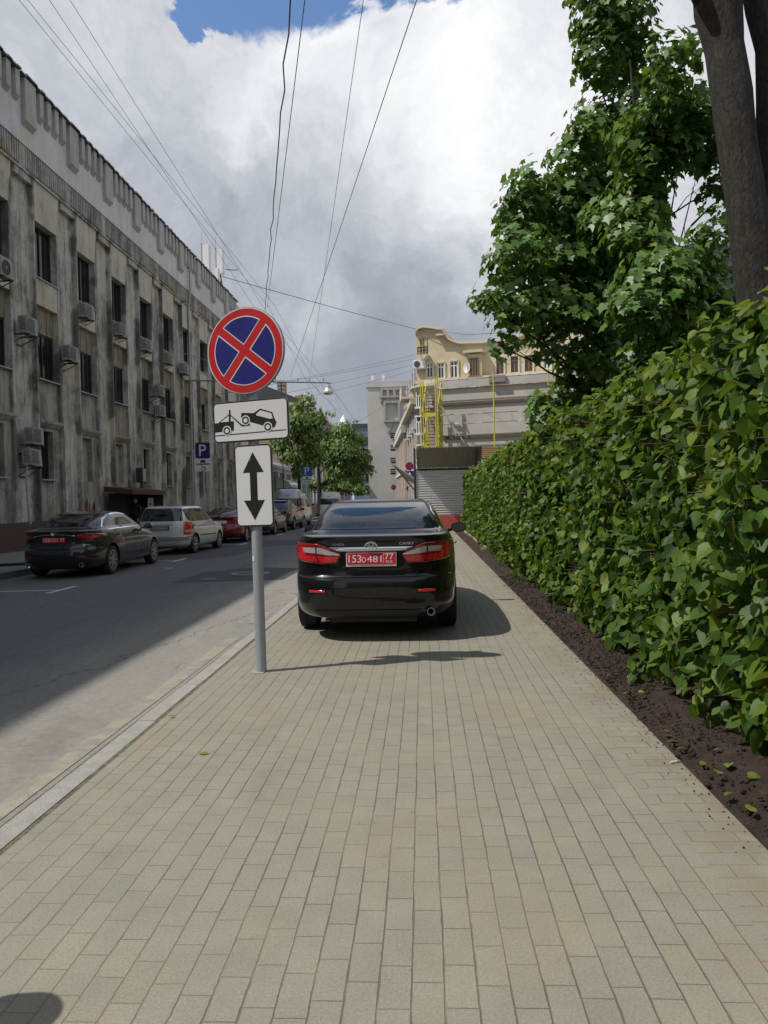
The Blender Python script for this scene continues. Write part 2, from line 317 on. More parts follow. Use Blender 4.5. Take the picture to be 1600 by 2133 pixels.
nx = len(xs); F = [(i * nx + j, i * nx + j + 1, (i + 1) * nx + j + 1, (i + 1) * nx + j) for i in range(len(ys) - 1) for j in range(nx - 1)]
mb = MB(); mb.add(V, F)
for k in range(4200):   # crumbs
    yy = random.uniform(1.0, 14) if k < 3600 else random.uniform(10, 30); xx = 1.40 + abs(random.gauss(0, .3)); r = random.choice([.004, .005, .007, .008, .011, .016]) * random.uniform(.7, 1.3); 
    h = -.03 + min(1, (xx - 1.378) / .35) * .085 + .02
    if k % 12 == 0: xx = 1.376 - abs(random.gauss(0, .05)); h = .003; r = random.choice([.003, .004, .006])
    pts = [Vector((random.gauss(0, 1), random.gauss(0, 1), random.gauss(0, 1))).normalized() * r * random.uniform(.7, 1.2) for _ in range(6)]
    d = [Vector((1, 0, 0)), Vector((0, 1, 0)), Vector((-1, 0, 0)), Vector((0, -1, 0)), Vector((0, 0, 1)), Vector((0, 0, -1))]
    q = [Vector((xx, yy, h)) + a * r * random.uniform(.6, 1.3) for a in d]; mb.add(q, [(0, 1, 4), (1, 2, 4), (2, 3, 4), (3, 0, 4), (1, 0, 5), (2, 1, 5), (3, 2, 5), (0, 3, 5)])
o = mb.build('soil_bed', SOIL, fix=False); o['kind'] = 'structure'; o.data.polygons.foreach_set('use_smooth', [True] * len(o.data.polygons))
sheet('yard_ground', 4.15, 60, -40, 60, -.02, -.02, SOIL)
mb = MB(); mb.box(1.72, 1.76, 21, 34.9, -.1, .10); mb.box(1.60, 1.76, 20.96, 21, -.1, .1)
tag(mb.build('edging_board', pm('board', (.42, .36, .27), .8, var=.15, scale=4, stretch=(1, .1, 1))), 'pale timber edging board along the soil by the far hedge end', 'board')
# ================================================================ weathered office building on the left
def wpart(mb, name, mat, parent, **k):
    o = mb.build(name, mat, None, **k); o.parent = parent; o.matrix_parent_inverse = Matrix.Translation(-parent.location); return o
def wsub(mb, name, mat, parent, **k):   # parent is already a world-space part
    o = mb.build(name, mat, None, **k); o.parent = parent
    top = parent.parent; o.matrix_parent_inverse = Matrix.Identity(4); return o
def m_stone(dark, mid, light, bias=0.0, boards=0.0):
    def f(g, b):
        oc = g.n('ShaderNodeTexCoord').outputs['Object']
        st = g.vm('MULTIPLY', oc, (1.5, 1.5, .22)); s2 = g.vm('MULTIPLY', oc, (5, 5, .5))
        a = g.noise(st, 1.1, 7, .68, .6); c = g.noise(s2, 1.0, 6, .7, .3); d = g.noise(oc, .9, 8, .7, .8); e = g.noise(oc, 7, 6, .7)
        k = g.m('ADD', g.m('ADD', g.m('MULTIPLY', a, .36), g.m('MULTIPLY', c, .16)), g.m('ADD', g.m('MULTIPLY', d, .34), g.m('MULTIPLY', e, .14)))
        k = g.m('ADD', k, bias)
        col = g.ramp(k, [(.40, dark), (.475, mid), (.535, light), (.64, tuple(x * 1.2 for x in light))])
        col = g.mix(g.m('MULTIPLY', g.sstep(g.noise(oc, .55, 4, .6), .5, .62), .35), col, tuple(q * w for q, w in zip(light, (1.0, .90, .68))))
        if boards:   # soot washed down beside the fins, from the sills of each bay
            yy = g.sep(oc)[1]; u = g.m('MULTIPLY', g.m('FRACT', g.m('DIVIDE', g.m('SUBTRACT', yy, 26.35 - 33.2), 3.32)), 3.32); wv = g.m('MULTIPLY_ADD', g.m('SUBTRACT', g.noise(oc, 2.2, 5, .65), .5), .7, u)
            k1 = g.m('MULTIPLY', g.sstep(wv, 2.78, 3.1), g.sstep(g.noise(g.vm('MULTIPLY', oc, (1, 1, .55)), .9, 3, .6), .44, .56)); k2 = g.m('MULTIPLY', g.m('SUBTRACT', 1.0, g.sstep(wv, 2.0, 2.3)), g.sstep(g.noise(g.vm('MULTIPLY', oc, (1, 1, .5)), .8, 3, .6), .48, .58))
            col = g.mix(g.m('MULTIPLY', g.m('MAXIMUM', k1, k2), boards), col, (.075, .073, .065))
        col = g.vm('SCALE', col, g.m('MULTIPLY_ADD', g.noise(oc, 40, 3, .7), .5, .75))
        g.put(b.inputs['Base Color'], col); b.inputs['Roughness'].default_value = .9; b.inputs['Specular IOR Level'].default_value = .25
        bumpn(g, b, g.m('ADD', g.noise(oc, 30, 5, .7), g.m('MULTIPLY', a, 2)), .6, .02)
    return f
ST_COL = layered('column_stone', m_stone((.15, .147, .13), (.29, .285, .255), (.50, .49, .44), .014, .75))
ST_SPA = layered('spandrel_stone', m_stone((.11, .108, .094), (.22, .215, .187), (.35, .34, .295), .0))
ST_TRAV = layered('travertine', m_stone((.19, .18, .15), (.37, .355, .29), (.50, .475, .395), .05))
ST_FRZ = layered('frieze_stone', m_stone((.09, .09, .08), (.26, .26, .24), (.45, .44, .41), .0))
ST_PAR = layered('parapet_plaster', m_stone((.33, .325, .32), (.52, .51, .505), (.58, .57, .565), .09))
ST_DEN = layered('dentil_plaster', m_stone((.24, .24, .235), (.40, .395, .39), (.46, .455, .45), .03))
REDG = pm('red_granite', (.075, .048, .040), .6, var=.2, scale=3, bump=.2)
SLAT = pm('tan_slats', (.27, .235, .165), .8, var=.2, scale=3, stretch=(1, 3, .4), col2=(.17, .15, .11))
SHT = pm('board_panel', (.34, .31, .235), .85, var=.12, scale=1.2, col2=(.26, .23, .17))
GLS = pm('dark_glass', (.012, .013, .015), .06, var=.0, spec=.5)
FRM = pm('dark_frame', (.035, .034, .034), .5, var=.1)
SIL = pm('sill_metal', (.36, .36, .35), .6, .2, var=.2, scale=8)
COP = pm('coping_metal', (.13, .14, .15), .5, .5, var=.2, scale=4)
F_ = -13.6; B0 = 26.35; BP = 3.32; BK = -14.35
bld = thing('office_building', 'long weathered grey stone office building with stained pilasters, in shade along the left side', 'building', (F_ - 6, 15, 0))
core = MB(); core.box(-27, BK, -25, 56.5, -.29, 15.9)
pil = MB(); frz = MB(); par = MB(); plin = MB()
plin.box(BK, F_ + .10, -25, 56.5, -.29, .95)
YA, YB = -25, 56.5
pil.box(BK, F_ + .09, YA, YB, 13.10, 13.165, 0)
frz.box(BK, F_ - .05, YA, YB, 13.165, 14.03)
par.box(BK, F_ + .06, YA, YB, 14.03, 16.28)
nb = range(-4, 9); core.box(BK - .002, F_ - .1, YA, B0 + BP * nb[0], .95, 13.1); core.box(F_ - .2, F_ + .22, YA, B0 + BP * nb[0] - .83, 15.0, 16.35)
wpart(core, 'wall', ST_COL, bld)
def bayp(fn, name, mat):
    mb = MB(); fn(mb); return wpart(mb, name, mat, bld)
for b in nb:
    y = B0 + BP * b
    if y + BP > YB + .01: continue
    bayp(lambda m: (m.box(BK, F_ - .17, y + 2.0, y + 2.60, .95, 13.0), m.box(BK, F_ - .17, y + 2.63, y + 3.22, .95, 13.0), m.box(BK, F_ - .19, y + 2.599, y + 2.631, .95, 13.0), m.box(BK, F_ + .03, y + 1.99, y + 3.225, 12.85, 13.1)), 'pilaster', ST_COL)
    bayp(lambda m: (m.box(BK, F_, y + 3.22, y + 3.32, .95, 13.1),), 'fin', ST_COL); bayp(lambda m: (m.box(BK, F_ - .003, y + 1.60, y + 1.74, .95, 13.1), m.box(BK, F_ - .09, y + 1.739, y + 2.001, .95, 13.1)), 'fin', ST_COL)
    bayp(lambda m: m.prism([(y - .004, 13.1), (y - .004, 11.68), (y + 1.56, 11.68), (y + 1.82, 13.1)], 'x', BK, F_ + .012), 'window_head', ST_TRAV)
    bayp(lambda m: m.box(BK, F_ - .03, y, y + 1.6, 8.74, 9.71), 'spandrel', ST_TRAV)
    for z0, z1 in ((4.62, 6.09), (.95, 2.46)):
        def sp_(m):
            m.box(BK, F_ - .15, y, y + 1.6, z0, z1 - .01)
            for k in range(5): m.box(F_ - .16, F_ - .12 - .006 * (k % 2), y + k * .32 + .006, y + (k + 1) * .32 - .006, z0, z1)
        bayp(sp_, 'spandrel', ST_SPA)
    bayp(lambda m: m.prism([(F_ + .05, 4.62), (F_ + .05, 4.52), (F_ - .08, 4.36), (BK, 4.36), (BK, 4.62)], 'y', y + .01, y + 1.72), 'lintel', ST_SPA)
    bayp(lambda m: (m.box(BK, F_ - .12, y + 1.16, y + 1.6, 2.46, 4.36), m.box(BK, F_ - .122, y + .06, y + 1.161, 4.24, 4.36), m.box(BK, F_ - .12, y, y + .061, 2.46, 4.36)), 'window_surround', ST_SPA)
    frz.box(F_ - .05, F_ + .03, y + 2.35, y + 2.75, 13.165, 14.028)
    for k in range(19):
        q = y - .53 + k * .152; frz.box(F_ - .06, F_ + .035, q, q + .075, 13.30, 13.99)
    for q, w, zb in ((-.82 + .0, .74, 14.72), (.20, .28, 15.33), (.76, .29, 15.33), (1.33, .28, 15.33), (1.91, .27, 15.33)):
        bayp(lambda m: m.prism([(F_ + .06, 16.28), (F_ + .22, 16.28), (F_ + .22, zb + .10), (F_ + .06, zb - .06)], 'y', y + q, y + q + w), 'dentil', ST_DEN)
    pos = [-.82, -.08, .20, .48, .76, 1.05, 1.33, 1.61, 1.91, 2.18, 2.50]; cop = MB()
    for a, c in zip(pos[:-1], pos[1:]):
        e = random.uniform(-.02, .02); up = .05 if (pos.index(a) % 2 == 0) else .0
        cop.prism([(F_ - .2, 16.30 + e), (F_ + .30, 16.28 + up + e), (F_ + .30, 16.33 + up + e), (F_ - .2, 16.35 + e)], 'y', y + a - .002, y + c + .002)
    wpart(cop, 'coping', COP, bld)
pil.box(BK, F_, 56.22, 56.49, .95, 13.1)
wpart(plin, 'plinth', REDG, bld); wpart(pil, 'ledge', ST_COL, bld); wpart(frz, 'frieze', ST_FRZ, bld); wpart(par, 'parapet', ST_PAR, bld)
CURT = pm('curtain', (.19, .22, .25), .7, var=.15, scale=2, stretch=(1, 8, .1))
for b in nb:
    if b < -4 or b > 8: continue
    y = B0 + BP * b
    for fl, (z0, z1, ya, yb, gx) in enumerate(((2.46, 4.24, y + .06, y + 1.16, -.36), (6.09, 7.78, y, y + 1.6, -.29), (9.71, 11.68, y, y + 1.6, -.29))):
        f = MB(); gX = F_ + gx
        if fl == 0 and b in (1, 2):
            f.box(gX - .02, gX + .03, ya, yb, z0, z1); o = wpart(f, 'boarded_window', SHT, bld); continue
        for q in (ya, (ya + yb) / 2 - .03, yb - .06): f.box(gX - .03, gX + .035, q, q + .06, z0, z1)
        f.box(gX - .03, gX + .03, ya, yb, z0, z0 + .06); f.box(gX - .03, gX + .03, ya, yb, z1 - .06, z1)
        for k in range(1, 4): f.box(gX + .0, gX + .02, ya + (yb - ya) * k / 4 - .01, ya + (yb - ya) * k / 4 + .01, z0, z1)
        fo = wpart(f, 'window', FRM, bld)
        gp = MB(); gp.box(gX - .02, gX - .008, ya, yb, z0, z1); wsub(gp, 'pane', GLS, fo)
        s = MB(); s.box(gX + .03, F_ + .03, ya - .01, yb + .02, z0 - .035, z0 + .004); wsub(s, 'sill', SIL, fo)
        if (b * 3 + fl * 5) % 4 == 0: c = MB(); c.box(gX - .006, gX - .002, ya + .06, ya + random.choice([.3, .45, .6]), z0 + .06, z1 - .06); wsub(c, 'curtain', CURT, fo)
    s = MB()
    for k in range(6): s.box(BK, F_ - .20 - .012 * (k % 2), y + k * .2667 + .004, y + (k + 1) * .2667 - .004, 7.79, 8.735)
    s.box(BK, F_ - .235, y, y + 1.6, 7.785, 8.74); wpart(s, 'slat_panel', SLAT, bld)
GRAF = pm('graffiti_paint', (.26, .045, .06), .7, var=.3, scale=8)
mb = MB()
for k in range(13):
    y = B0 + BP + .25 + random.random() * 1.0; z = 1.0 + random.random() * .45; h = random.uniform(.15, .5); w = random.uniform(.03, .07)
    mb.box(F_ - .108, F_ - .10, y, y + w, z, min(1.75, z + h))
wpart(mb, 'graffiti', GRAF, bld)
mb = MB(); mb.tube([(F_ + .08, 43.9, 13.0), (F_ + .08, 43.9, .3)], .06, 10); mb.tube([(F_ + .2, 43.9, 16.2), (F_ + .2, 43.9, 14.1), (F_ + .08, 43.9, 12.9)], .06, 10); wpart(mb, 'downpipe', pm('zinc', (.36, .36, .36), .5, .4), bld)
# ---- air conditioners, each a thing on its bracket
ACW = pm('ac_casing', (.34, .335, .32), .6, var=.12, scale=5, col2=(.24, .235, .215)); ACD = pm('ac_grille', (.06, .06, .06), .6, var=.1); BRK = pm('rusty_bracket', (.10, .075, .055), .8, .3, var=.2, scale=10)
def ac_unit(label, p, w=.74, h=.58, d=.30, kind=0):
    t = thing('air_conditioner', label, 'air conditioner', p, 0, 'air conditioners on the weathered facade')
    c = MB(); c.box(-.02, d, -w / 2, w / 2, 0, h); c.build('casing', ACW, t, bevel=.015)
    gr = MB()
    if kind == 0:
        gr.lathe([(.24, d + .004), (.24, d + .022), (.21, d + .022), (.21, d + .004)], 26, 'x', (0, -.08, h / 2)); gr.lathe([(0, d + .006), (.205, d + .006), (.205, d + .002), (0, d + .002)], 26, 'x', (0, -.08, h / 2)); gr.lathe([(0, d + .02), (.06, d + .02), (.06, d + .004)], 16, 'x', (0, -.08, h / 2), 1)
        for k in range(6): a = k * PI / 3; gr.bar((d + .016, -.08, h / 2), (d + .016, -.08 + .22 * math.cos(a), h / 2 + .22 * math.sin(a)), .012, .012)
    else:
        gr.box(d + .002, d + .008, -w / 2 + .05, w / 2 - .22, .06, h - .06)
        for k in range(9): z = .08 + k * (h - .16) / 8; gr.box(d + .006, d + .014, -w / 2 + .05, w / 2 - .22, z - .006, z + .006, 1)
    for k in range(6): z = .12 + k * .07; gr.box(.05, d - .06, -w / 2 - .006, -w / 2 + .003, z, z + .02)
    gr.build('fan_grille', [ACD, ACW], t, smooth=40)
    br = MB()
    for s in (-w / 2 + .1, w / 2 - .1): br.box(-.28, d + .05, s - .02, s + .02, -.045, -.005); br.bar((-.25, s, -.3), (d, s, -.05), .025)
    br.box(-.28, -.24, -w / 2 + .06, w / 2 - .06, -.34, -.3); br.build('bracket', BRK, t)
    return t
for u, v, lb, k, dx in [(18, 578, 'large pale air conditioner with round fan at the left picture edge', 0, .25), (70, 697, 'grey air conditioner over the slatted panel nearest the left edge', 1, .1), (190, 664, 'air conditioner under the second top floor window from the left', 1, 0), (157, 753, 'air conditioner on the pilaster beside the second slatted panel', 1, .1),
                     (260, 701, 'air conditioner under the third top floor window', 1, 0), (313, 732, 'air conditioner under the fourth top floor window', 1, 0), (358, 758, 'air conditioner under the fifth top floor window', 1, 0), (390, 779, 'air conditioner under the sixth top floor window, close to the round sign', 1, 0),
                     (340, 826, 'upper of two stacked air conditioners on the middle floor', 1, .1), (342, 868, 'lower of two stacked air conditioners on the middle floor', 1, .1), (83, 926, 'upper of two stacked air conditioners above the parked dark sedan', 1, .1), (80, 972, 'tilted lower of two stacked air conditioners above the parked dark sedan', 1, .1)]:
    p = atX(u, v, F_ + .35 + dx); p.x = F_ + .02 + dx; t = ac_unit(lb, p, kind=k)
    if 'tilted' in lb:
        t.rotation_euler = (R(-3), R(-6), 0); hz = MB(); hz.tube([(.1, -.3, 0), (.1, -.4, -.3), (.06, -.42, -1.2), (.06, -.40, -2.0)], .035, 8); hz.build('drain_hose', ACW, t, smooth=50)
mb = MB(); t = thing('wall_box', 'small dark metal box on the facade above the red entrance canopy', 'box', atX(291, 990, F_ + .1))
mb.box(-.1, .22, -.22, .22, -.35, .35); mb.build('box_body', FRM, t, bevel=.01); mb = MB(); mb.box(.222, .235, -.16, .2, -.3, .3); mb.build('box_door', SIL, t); mb = MB(); mb.tube([(.05, .1, -.35), (.05, .1, -1.4)], .06, 8); mb.build('cable_duct', FRM, t)
# ---- antenna panels on the roof
ANT = pm('antenna_white', (.78, .78, .77), .5, var=.05); STEEL = pm('steel', (.30, .31, .31), .45, .5, var=.1, scale=10)
for i, (u, v0, v1, lb) in enumerate([(426, 513, 566, 'white mobile antenna panel on the roof edge, the left one'), (455, 522, 572, 'right hand white antenna panel on the roof edge, small boxes at its foot')]):
    q = atX(u, v1, -14.0); q1 = atX(u, v0, -14.0); h = q1.z - q.z; t = thing('antenna', lb, 'antenna', (q.x, q.y, 16.2), 0, 'mobile antennas on the roof')
    z = q.z - 16.2
    mb = MB(); mb.box(-.05, .40, -.2, .2, z, z + h); mb.build('panel', ANT, t, bevel=.03)
    mb = MB(); mb.tube([(-.15, 0, -.3), (-.15, 0, z + h + .15)], .045, 8); mb.bar((-.15, 0, z + .3), (0, 0, z + .3), .05); mb.bar((-.15, 0, z + h - .3), (0, 0, z + h - .3), .05); mb.tube([(-.15, 0, z + h), (-.15, 0, z + h + .9)], .012, 5); mb.build('mast', STEEL, t)
    if i:
        mb = MB(); mb.box(-.05, .2, -.75, -.4, z - .55, z + .25); mb.box(-.1, .15, -.32, .05, z - .8, z - .2); mb.build('radio_box', [ANT], t, bevel=.02); mb = MB(); mb.tube([(.1, .15, z), (.14, .3, z - .5), (.1, .4, z - 1.2)], .05, 8); mb.bar((-.1, -.8, z - .5), (0, .5, z - .7), .07); mb.build('cable_bundle', FRM, t)
# ---- red entrance canopy
RED = pm('red_steel', (.070, .022, .019), .6, var=.15, scale=3)
t = thing('entrance_canopy', 'dark red metal entrance canopy with a poster, at the foot of the left building', 'canopy', (F_ + .1, 33.4, 0))
mb = MB(); mb.prism([(0, 2.28), (1.25, 2.12), (1.25, 1.92), (0, 2.05)], 'y', -2.05, 2.0); mb.build('canopy_roof', RED, t)
mb = MB(); mb.prism([(0, 0), (.95, 0), (1.15, 1.2), (1.2, 2.0), (0, 2.04)], 'y', 1.85, 1.95); mb.build('side_wall', RED, t)
mb = MB(); mb.box(.0, .04, -1.6, 1.84, 0, 2.0); mb.build('door', pm('dark_door', (.02, .016, .015), .6), t)
mb = MB(); mb.box(.75, .78, 1.0, 1.72, 1.35, 1.78, 0); mb.box(.75, .778, 1.0, 1.72, 1.1, 1.345, 1); mb.prism([(1.1, 1.42), (1.25, 1.62), (1.45, 1.66), (1.25, 1.55), (1.6, 1.5), (1.62, 1.46)], 'x', .78, .786, 1); mb.build('poster', [pm('poster_white', (.5, .52, .58), .6), pm('poster_blue', (.05, .09, .28), .5)], t)
mb = MB(); mb.bar((.04, 1.05, 1.3), (.75, 1.05, 1.3), .03); mb.bar((.04, 1.68, 1.3), (.75, 1.68, 1.3), .03); mb.build('poster_frame', STEEL, t)
# ---- person in black by the canopy
def skin_fig(name, verts, edges, radii, mat, parent):
    me = bpy.data.meshes.new(name); me.from_pydata(verts, edges, []); o = link(name, me, parent); o.modifiers.new('s', 'SKIN'); o.modifiers.new('u', 'SUBSURF').levels = 2
    for d, r in zip(me.skin_vertices[0].data, radii): d.radius = (r, r) if not isinstance(r, tuple) else r
    me.skin_vertices[0].data[0].use_root = True
    bpy.context.view_layer.update(); m2 = bpy.data.meshes.new_from_object(o.evaluated_get(bpy.context.evaluated_depsgraph_get())); o.modifiers.clear(); o.data = m2; m2.materials.clear(); m2.materials.append(mat)
    m2.polygons.foreach_set('use_smooth', [True] * len(m2.polygons)); return o
pp = atX(282, 1050, -12.7); t = thing('person', 'person in a black hooded jacket standing beside the red entrance canopy, behind the dark sedan', 'person', (pp.x, pp.y, 0), R(-20))
BLK = pm('black_cloth', (.010, .010, .012), .85, var=.15, scale=6); SKN = pm('skin', (.36, .22, .16), .55, var=.04)
bv = [(0, 0, .95), (0, 0, 1.15), (0, .01, 1.38), (0, 0, 1.5), (0, -.01, 1.58), (.10, 0, .9), (.11, -.02, .5), (.11, .02, .1), (.11, -.12, .05), (-.10, 0, .9), (-.11, -.02, .5), (-.11, .02, .1), (-.11, -.12, .05), (.20, .01, 1.42), (.27, .03, 1.12), (.25, -.10, .88), (-.20, .01, 1.42), (-.27, .03, 1.12), (-.25, -.10, .88)]
be = [(0, 1), (1, 2), (2, 3), (3, 4), (0, 5), (5, 6), (6, 7), (7, 8), (0, 9), (9, 10), (10, 11), (11, 12), (2, 13), (13, 14), (14, 15), (2, 16), (16, 17), (17, 18)]
skin_fig('body', bv, be, [.17, .17, .19, .09, .065, .10, .075, .055, .045, .10, .075, .055, .045, .085, .06, .045, .085, .06, .045], BLK, t)
mb = MB(); mb.lathe([(0, 1.54), (.05, 1.545), (.075, 1.60), (.088, 1.66), (.09, 1.71), (.08, 1.76), (.05, 1.80), (0, 1.81)], 16); mb.lathe([(0, -.03), (.014, -.015), (.018, 0), (0, .03)], 8, 'z', (0, -.095, 1.67)); mb.box(-.03, .03, -.089, -.083, 1.615, 1.625); h = mb.build('head', SKN, t, smooth=60)
mb = MB(); mb.lathe([(.098, 1.66), (.1, 1.72), (.088, 1.78), (.055, 1.825), (0, 1.83)], 16, 'z', (0, .018, 0)); mb.build('hair', pm('dark_hair', (.02, .014, .01), .7), t, smooth=60)
for s in (-1, 1):
    fv = [(s * .25, -.10, .88), (s * .25, -.13, .82), (s * .25, -.145, .78)]; hv = [fv[0], fv[1]]; hr = [.035, .038]; he = [(0, 1)]
    for i, (ox, l) in enumerate([(-.03, .07), (-.01, .085), (.01, .08), (.03, .065)]): k = len(hv); hv += [(s * .25 + ox, -.15, .79), (s * .25 + ox, -.155, .79 - l)]; hr += [.009, .007]; he += [(1, k), (k, k + 1)]
    k = len(hv); hv += [(s * .215, -.15, .83), (s * .205, -.17, .79)]; hr += [.011, .008]; he += [(0, k), (k, k + 1)]
    skin_fig('hand', hv, he, hr, SKN, t)
# ================================================================ background of the street
def frame_part(name, mat, parent, mb, **k): return wpart(mb, name, mat, parent, **k)
PLQ = pm('turquoise_plaster', (.42, .58, .57), .85, var=.1, scale=2); WHP = pm('pale_plaster', (.60, .59, .56), .85, var=.1, scale=2)
t = thing('pavilion', 'low turquoise building with white cornice and pilasters past the end of the grey building', 'building', (-15, 66, 0))
mb = MB(); mb.box(-19, -13.6, 58, 90, -.29, 4.2); wpart(mb, 'wall', PLQ, t)
mb = MB(); mb.box(-19.3, -13.2, 57.7, 90.3, 4.2, 4.5); mb.box(-19.5, -13.0, 57.5, 90.5, 4.52, 4.75); wpart(mb, 'cornice', WHP, t)
mb = MB(); mb.prism([(-13.0, 4.77), (-16.2, 5.9), (-19.4, 4.77)], 'y', 57.6, 90.4); wpart(mb, 'roof', pm('tin_roof', (.25, .27, .28), .5, .3), t)
for k in range(10):
    y = 58.2 + k * 3.4; mb = MB(); mb.box(-13.6, -13.25, y, y + .6, -.29, 4.0); mb.box(-13.62, -13.1, y - .1, y + .7, 3.7, 4.19); wpart(mb, 'column', WHP if k % 2 else PLQ, t)
    if k < 9: mb = MB(); mb.box(-13.62, -13.55, y + 1.2, y + 2.8, 1.0, 3.2); wpart(mb, 'window', GLS, t)
t = thing('awning', 'pale curved shop awning on the front of the turquoise building', 'awning', (-13.2, 70, 2.6))
mb = MB(); mb.prism([(0, 1.0)] + [(1.5 * math.sin(a), .1 + .9 * math.cos(a)) for a in (.4, .8, 1.2, 1.5)] + [(0, .1)], 'y', -2.5, 2.5); mb.build('awning_cover', WHP, t)
mb = MB(); mb.bar((0, -2.4, 0), (1.4, -2.4, .1), .05); mb.bar((0, 2.4, 0), (1.4, 2.4, .1), .05); mb.build('awning_frame', STEEL, t)
BRI = pm('pink_brick', (.30, .20, .16), .85, var=.15, scale=3, col2=(.36, .28, .22)); ROOFM = pm('dark_roof', (.06, .065, .07), .6, .2)
t = thing('brick_building', 'pinkish brick apartment building behind the street trees', 'building', (-16, 110, 0))
mb = MB(); mb.box(-26, -14.2, 92, 150, -.29, 13.2); wpart(mb, 'wall', BRI, t)
mb = MB(); mb.box(-26.3, -13.8, 91.6, 150.4, 13.2, 13.6); wpart(mb, 'cornice', WHP, t)
mb = MB(); mb.prism([(-13.8, 13.62), (-20, 16.2), (-26.2, 13.62)], 'y', 91.7, 150.3); wpart(mb, 'roof', ROOFM, t)
for fl in range(4):
    for k in range(18):
        y = 93.2 + k * 3.1; mb = MB(); z = 1.2 + fl * 3.1; mb.box(-14.22, -14.12, y - .1, y + 1.4, z - .1, z + 1.9, 0); mb.box(-14.13, -14.1, y, y + 1.3, z, z + 1.8, 1); wpart(mb, 'window', [WHP, GLS], t)
for k in range(4): mb = MB(); y = 97 + k * 14; mb.box(-18.5, -17.5, y, y + 1.4, 14.0, 17.2); wpart(mb, 'chimney', BRI, t)
t = thing('dome_tower', 'small tower with a white dome rising over the far roofs', 'tower', (-17.5, 165, 0)); q = at(716, 880, 165); t.location.x = q.x
mb = MB(); mb.lathe([(1.5, 0), (1.5, 16.0), (1.7, 16.1), (1.7, 16.5), (1.1, 16.55), (1.1, 17.4), (0, 17.4)], 12); mb.build('drum', WHP, t)
mb = MB(); mb.lathe([(1.25, 17.4), (1.35, 18), (1.1, 18.9), (.5, 19.6), (.15, 20.2), (0, 20.4)], 16); mb.build('dome', pm('white_dome', (.75, .76, .78), .4), t, smooth=60)
t = thing('glass_office', 'far blue grey office block between the trees and the grey tower', 'building', (-12, 185, 0)); a = at(735, 890, 185); c = at(790, 890, 185)
mb = MB(); mb.box(a.x, c.x + 6, 185, 205, -.29, a.z); wpart(mb, 'wall', pm('blue_wall', (.13, .19, .27), .5, var=.1), t)
mb = MB(); mb.box(a.x - .3, c.x + 6.3, 184.7, 205.3, a.z, a.z + .8); wpart(mb, 'roof', ROOFM, t)
for r in range(5):
    for k in range(5): mb = MB(); mb.box(a.x + .5 + k * 2.4, a.x + 2.3 + k * 2.4, 184.9, 184.98, 3 + r * 3, 5 + r * 3); wpart(mb, 'window', GLS, t)
# ---- grey block closing the street
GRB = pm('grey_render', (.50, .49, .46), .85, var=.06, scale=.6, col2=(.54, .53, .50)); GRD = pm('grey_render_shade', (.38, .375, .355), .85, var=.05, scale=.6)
YB_ = 104; a = at(764, 795, YB_); c = at(862, 795, YB_); o_ = at(764, 806, YB_)
t = thing('grey_block', 'tall plain grey block closing the street, with a blank framed panel', 'building', ((a.x + 4), YB_ + 6, 0))
x0 = a.x; H = a.z - .8
def gp(u, v): return at(u, v, YB_)
mb = MB(); mb.box(x0, x0 + 16, YB_, YB_ + 14, -.29, H); wpart(mb, 'wall', GRB, t)
mb = MB(); mb.box(x0 - .15, x0 + 16.2, YB_ - .15, YB_ + 14.2, H, H + .75); wpart(mb, 'cornice', GRB, t)
q0 = gp(792, 809); q1 = gp(838, 828); mb = MB(); zt, zb = q0.z, q1.z; xa, xb = q0.x, q1.x
for k in range(4): xx = xa + (xb - xa - .35) * k / 3; mb.box(xx, xx + .35, YB_ - .45, YB_, zb, zt)
mb.box(xa, xb, YB_ - .44, YB_, zt - .3, zt - .002); mb.box(xa, xb, YB_ - .44, YB_, zb + .002, zb + .25)
for k in range(4): xx = xa + (xb - xa - .35) * k / 3; mb.prism([(YB_, zb - .9), (YB_ - .4, zb), (YB_, zb)], 'x', xx + .05, xx + .3)
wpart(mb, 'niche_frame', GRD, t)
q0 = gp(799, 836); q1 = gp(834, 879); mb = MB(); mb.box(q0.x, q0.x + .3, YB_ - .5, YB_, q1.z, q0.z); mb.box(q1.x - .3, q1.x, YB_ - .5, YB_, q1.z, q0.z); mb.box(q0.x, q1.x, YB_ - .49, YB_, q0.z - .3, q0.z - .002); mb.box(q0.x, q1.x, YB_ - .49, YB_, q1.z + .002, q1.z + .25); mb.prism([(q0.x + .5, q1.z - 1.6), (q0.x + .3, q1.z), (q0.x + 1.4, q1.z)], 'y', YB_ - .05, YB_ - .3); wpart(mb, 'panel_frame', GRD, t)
for i, v in enumerate((907, 933, 959, 982)):
    q = gp(818.5, v); mb = MB(); mb.box(q.x - .33, q.x + .33, YB_ - .03, YB_ + .02, q.z - .36, q.z + .36, 0)
    for s in (-.1, .12): mb.box(q.x - .33, q.x + .33, YB_ - .05, YB_ - .031, q.z + s - .04, q.z + s + .04, 1)
    wpart(mb, 'vent_window', [GLS, GRB], t)
q = gp(856, 809); mb = MB(); mb.box(q.x - .3, q.x + .6, YB_ - .04, YB_ + .02, q.z - .4, q.z + .4); wpart(mb, 'vent_window', GLS, t)
for u, hh in ((774, 1.0), (797, 1.2)): q = gp(u, 795); mb = MB(); mb.tube([(q.x, YB_ + 1, H + .7), (q.x, YB_ + 1, H + .7 + hh)], .05, 6); mb.box(q.x - .1, q.x + .25, YB_ + .9, YB_ + 1.1, H + 1.2, H + 1.75); wpart(mb, 'roof_antenna', ANT, t)
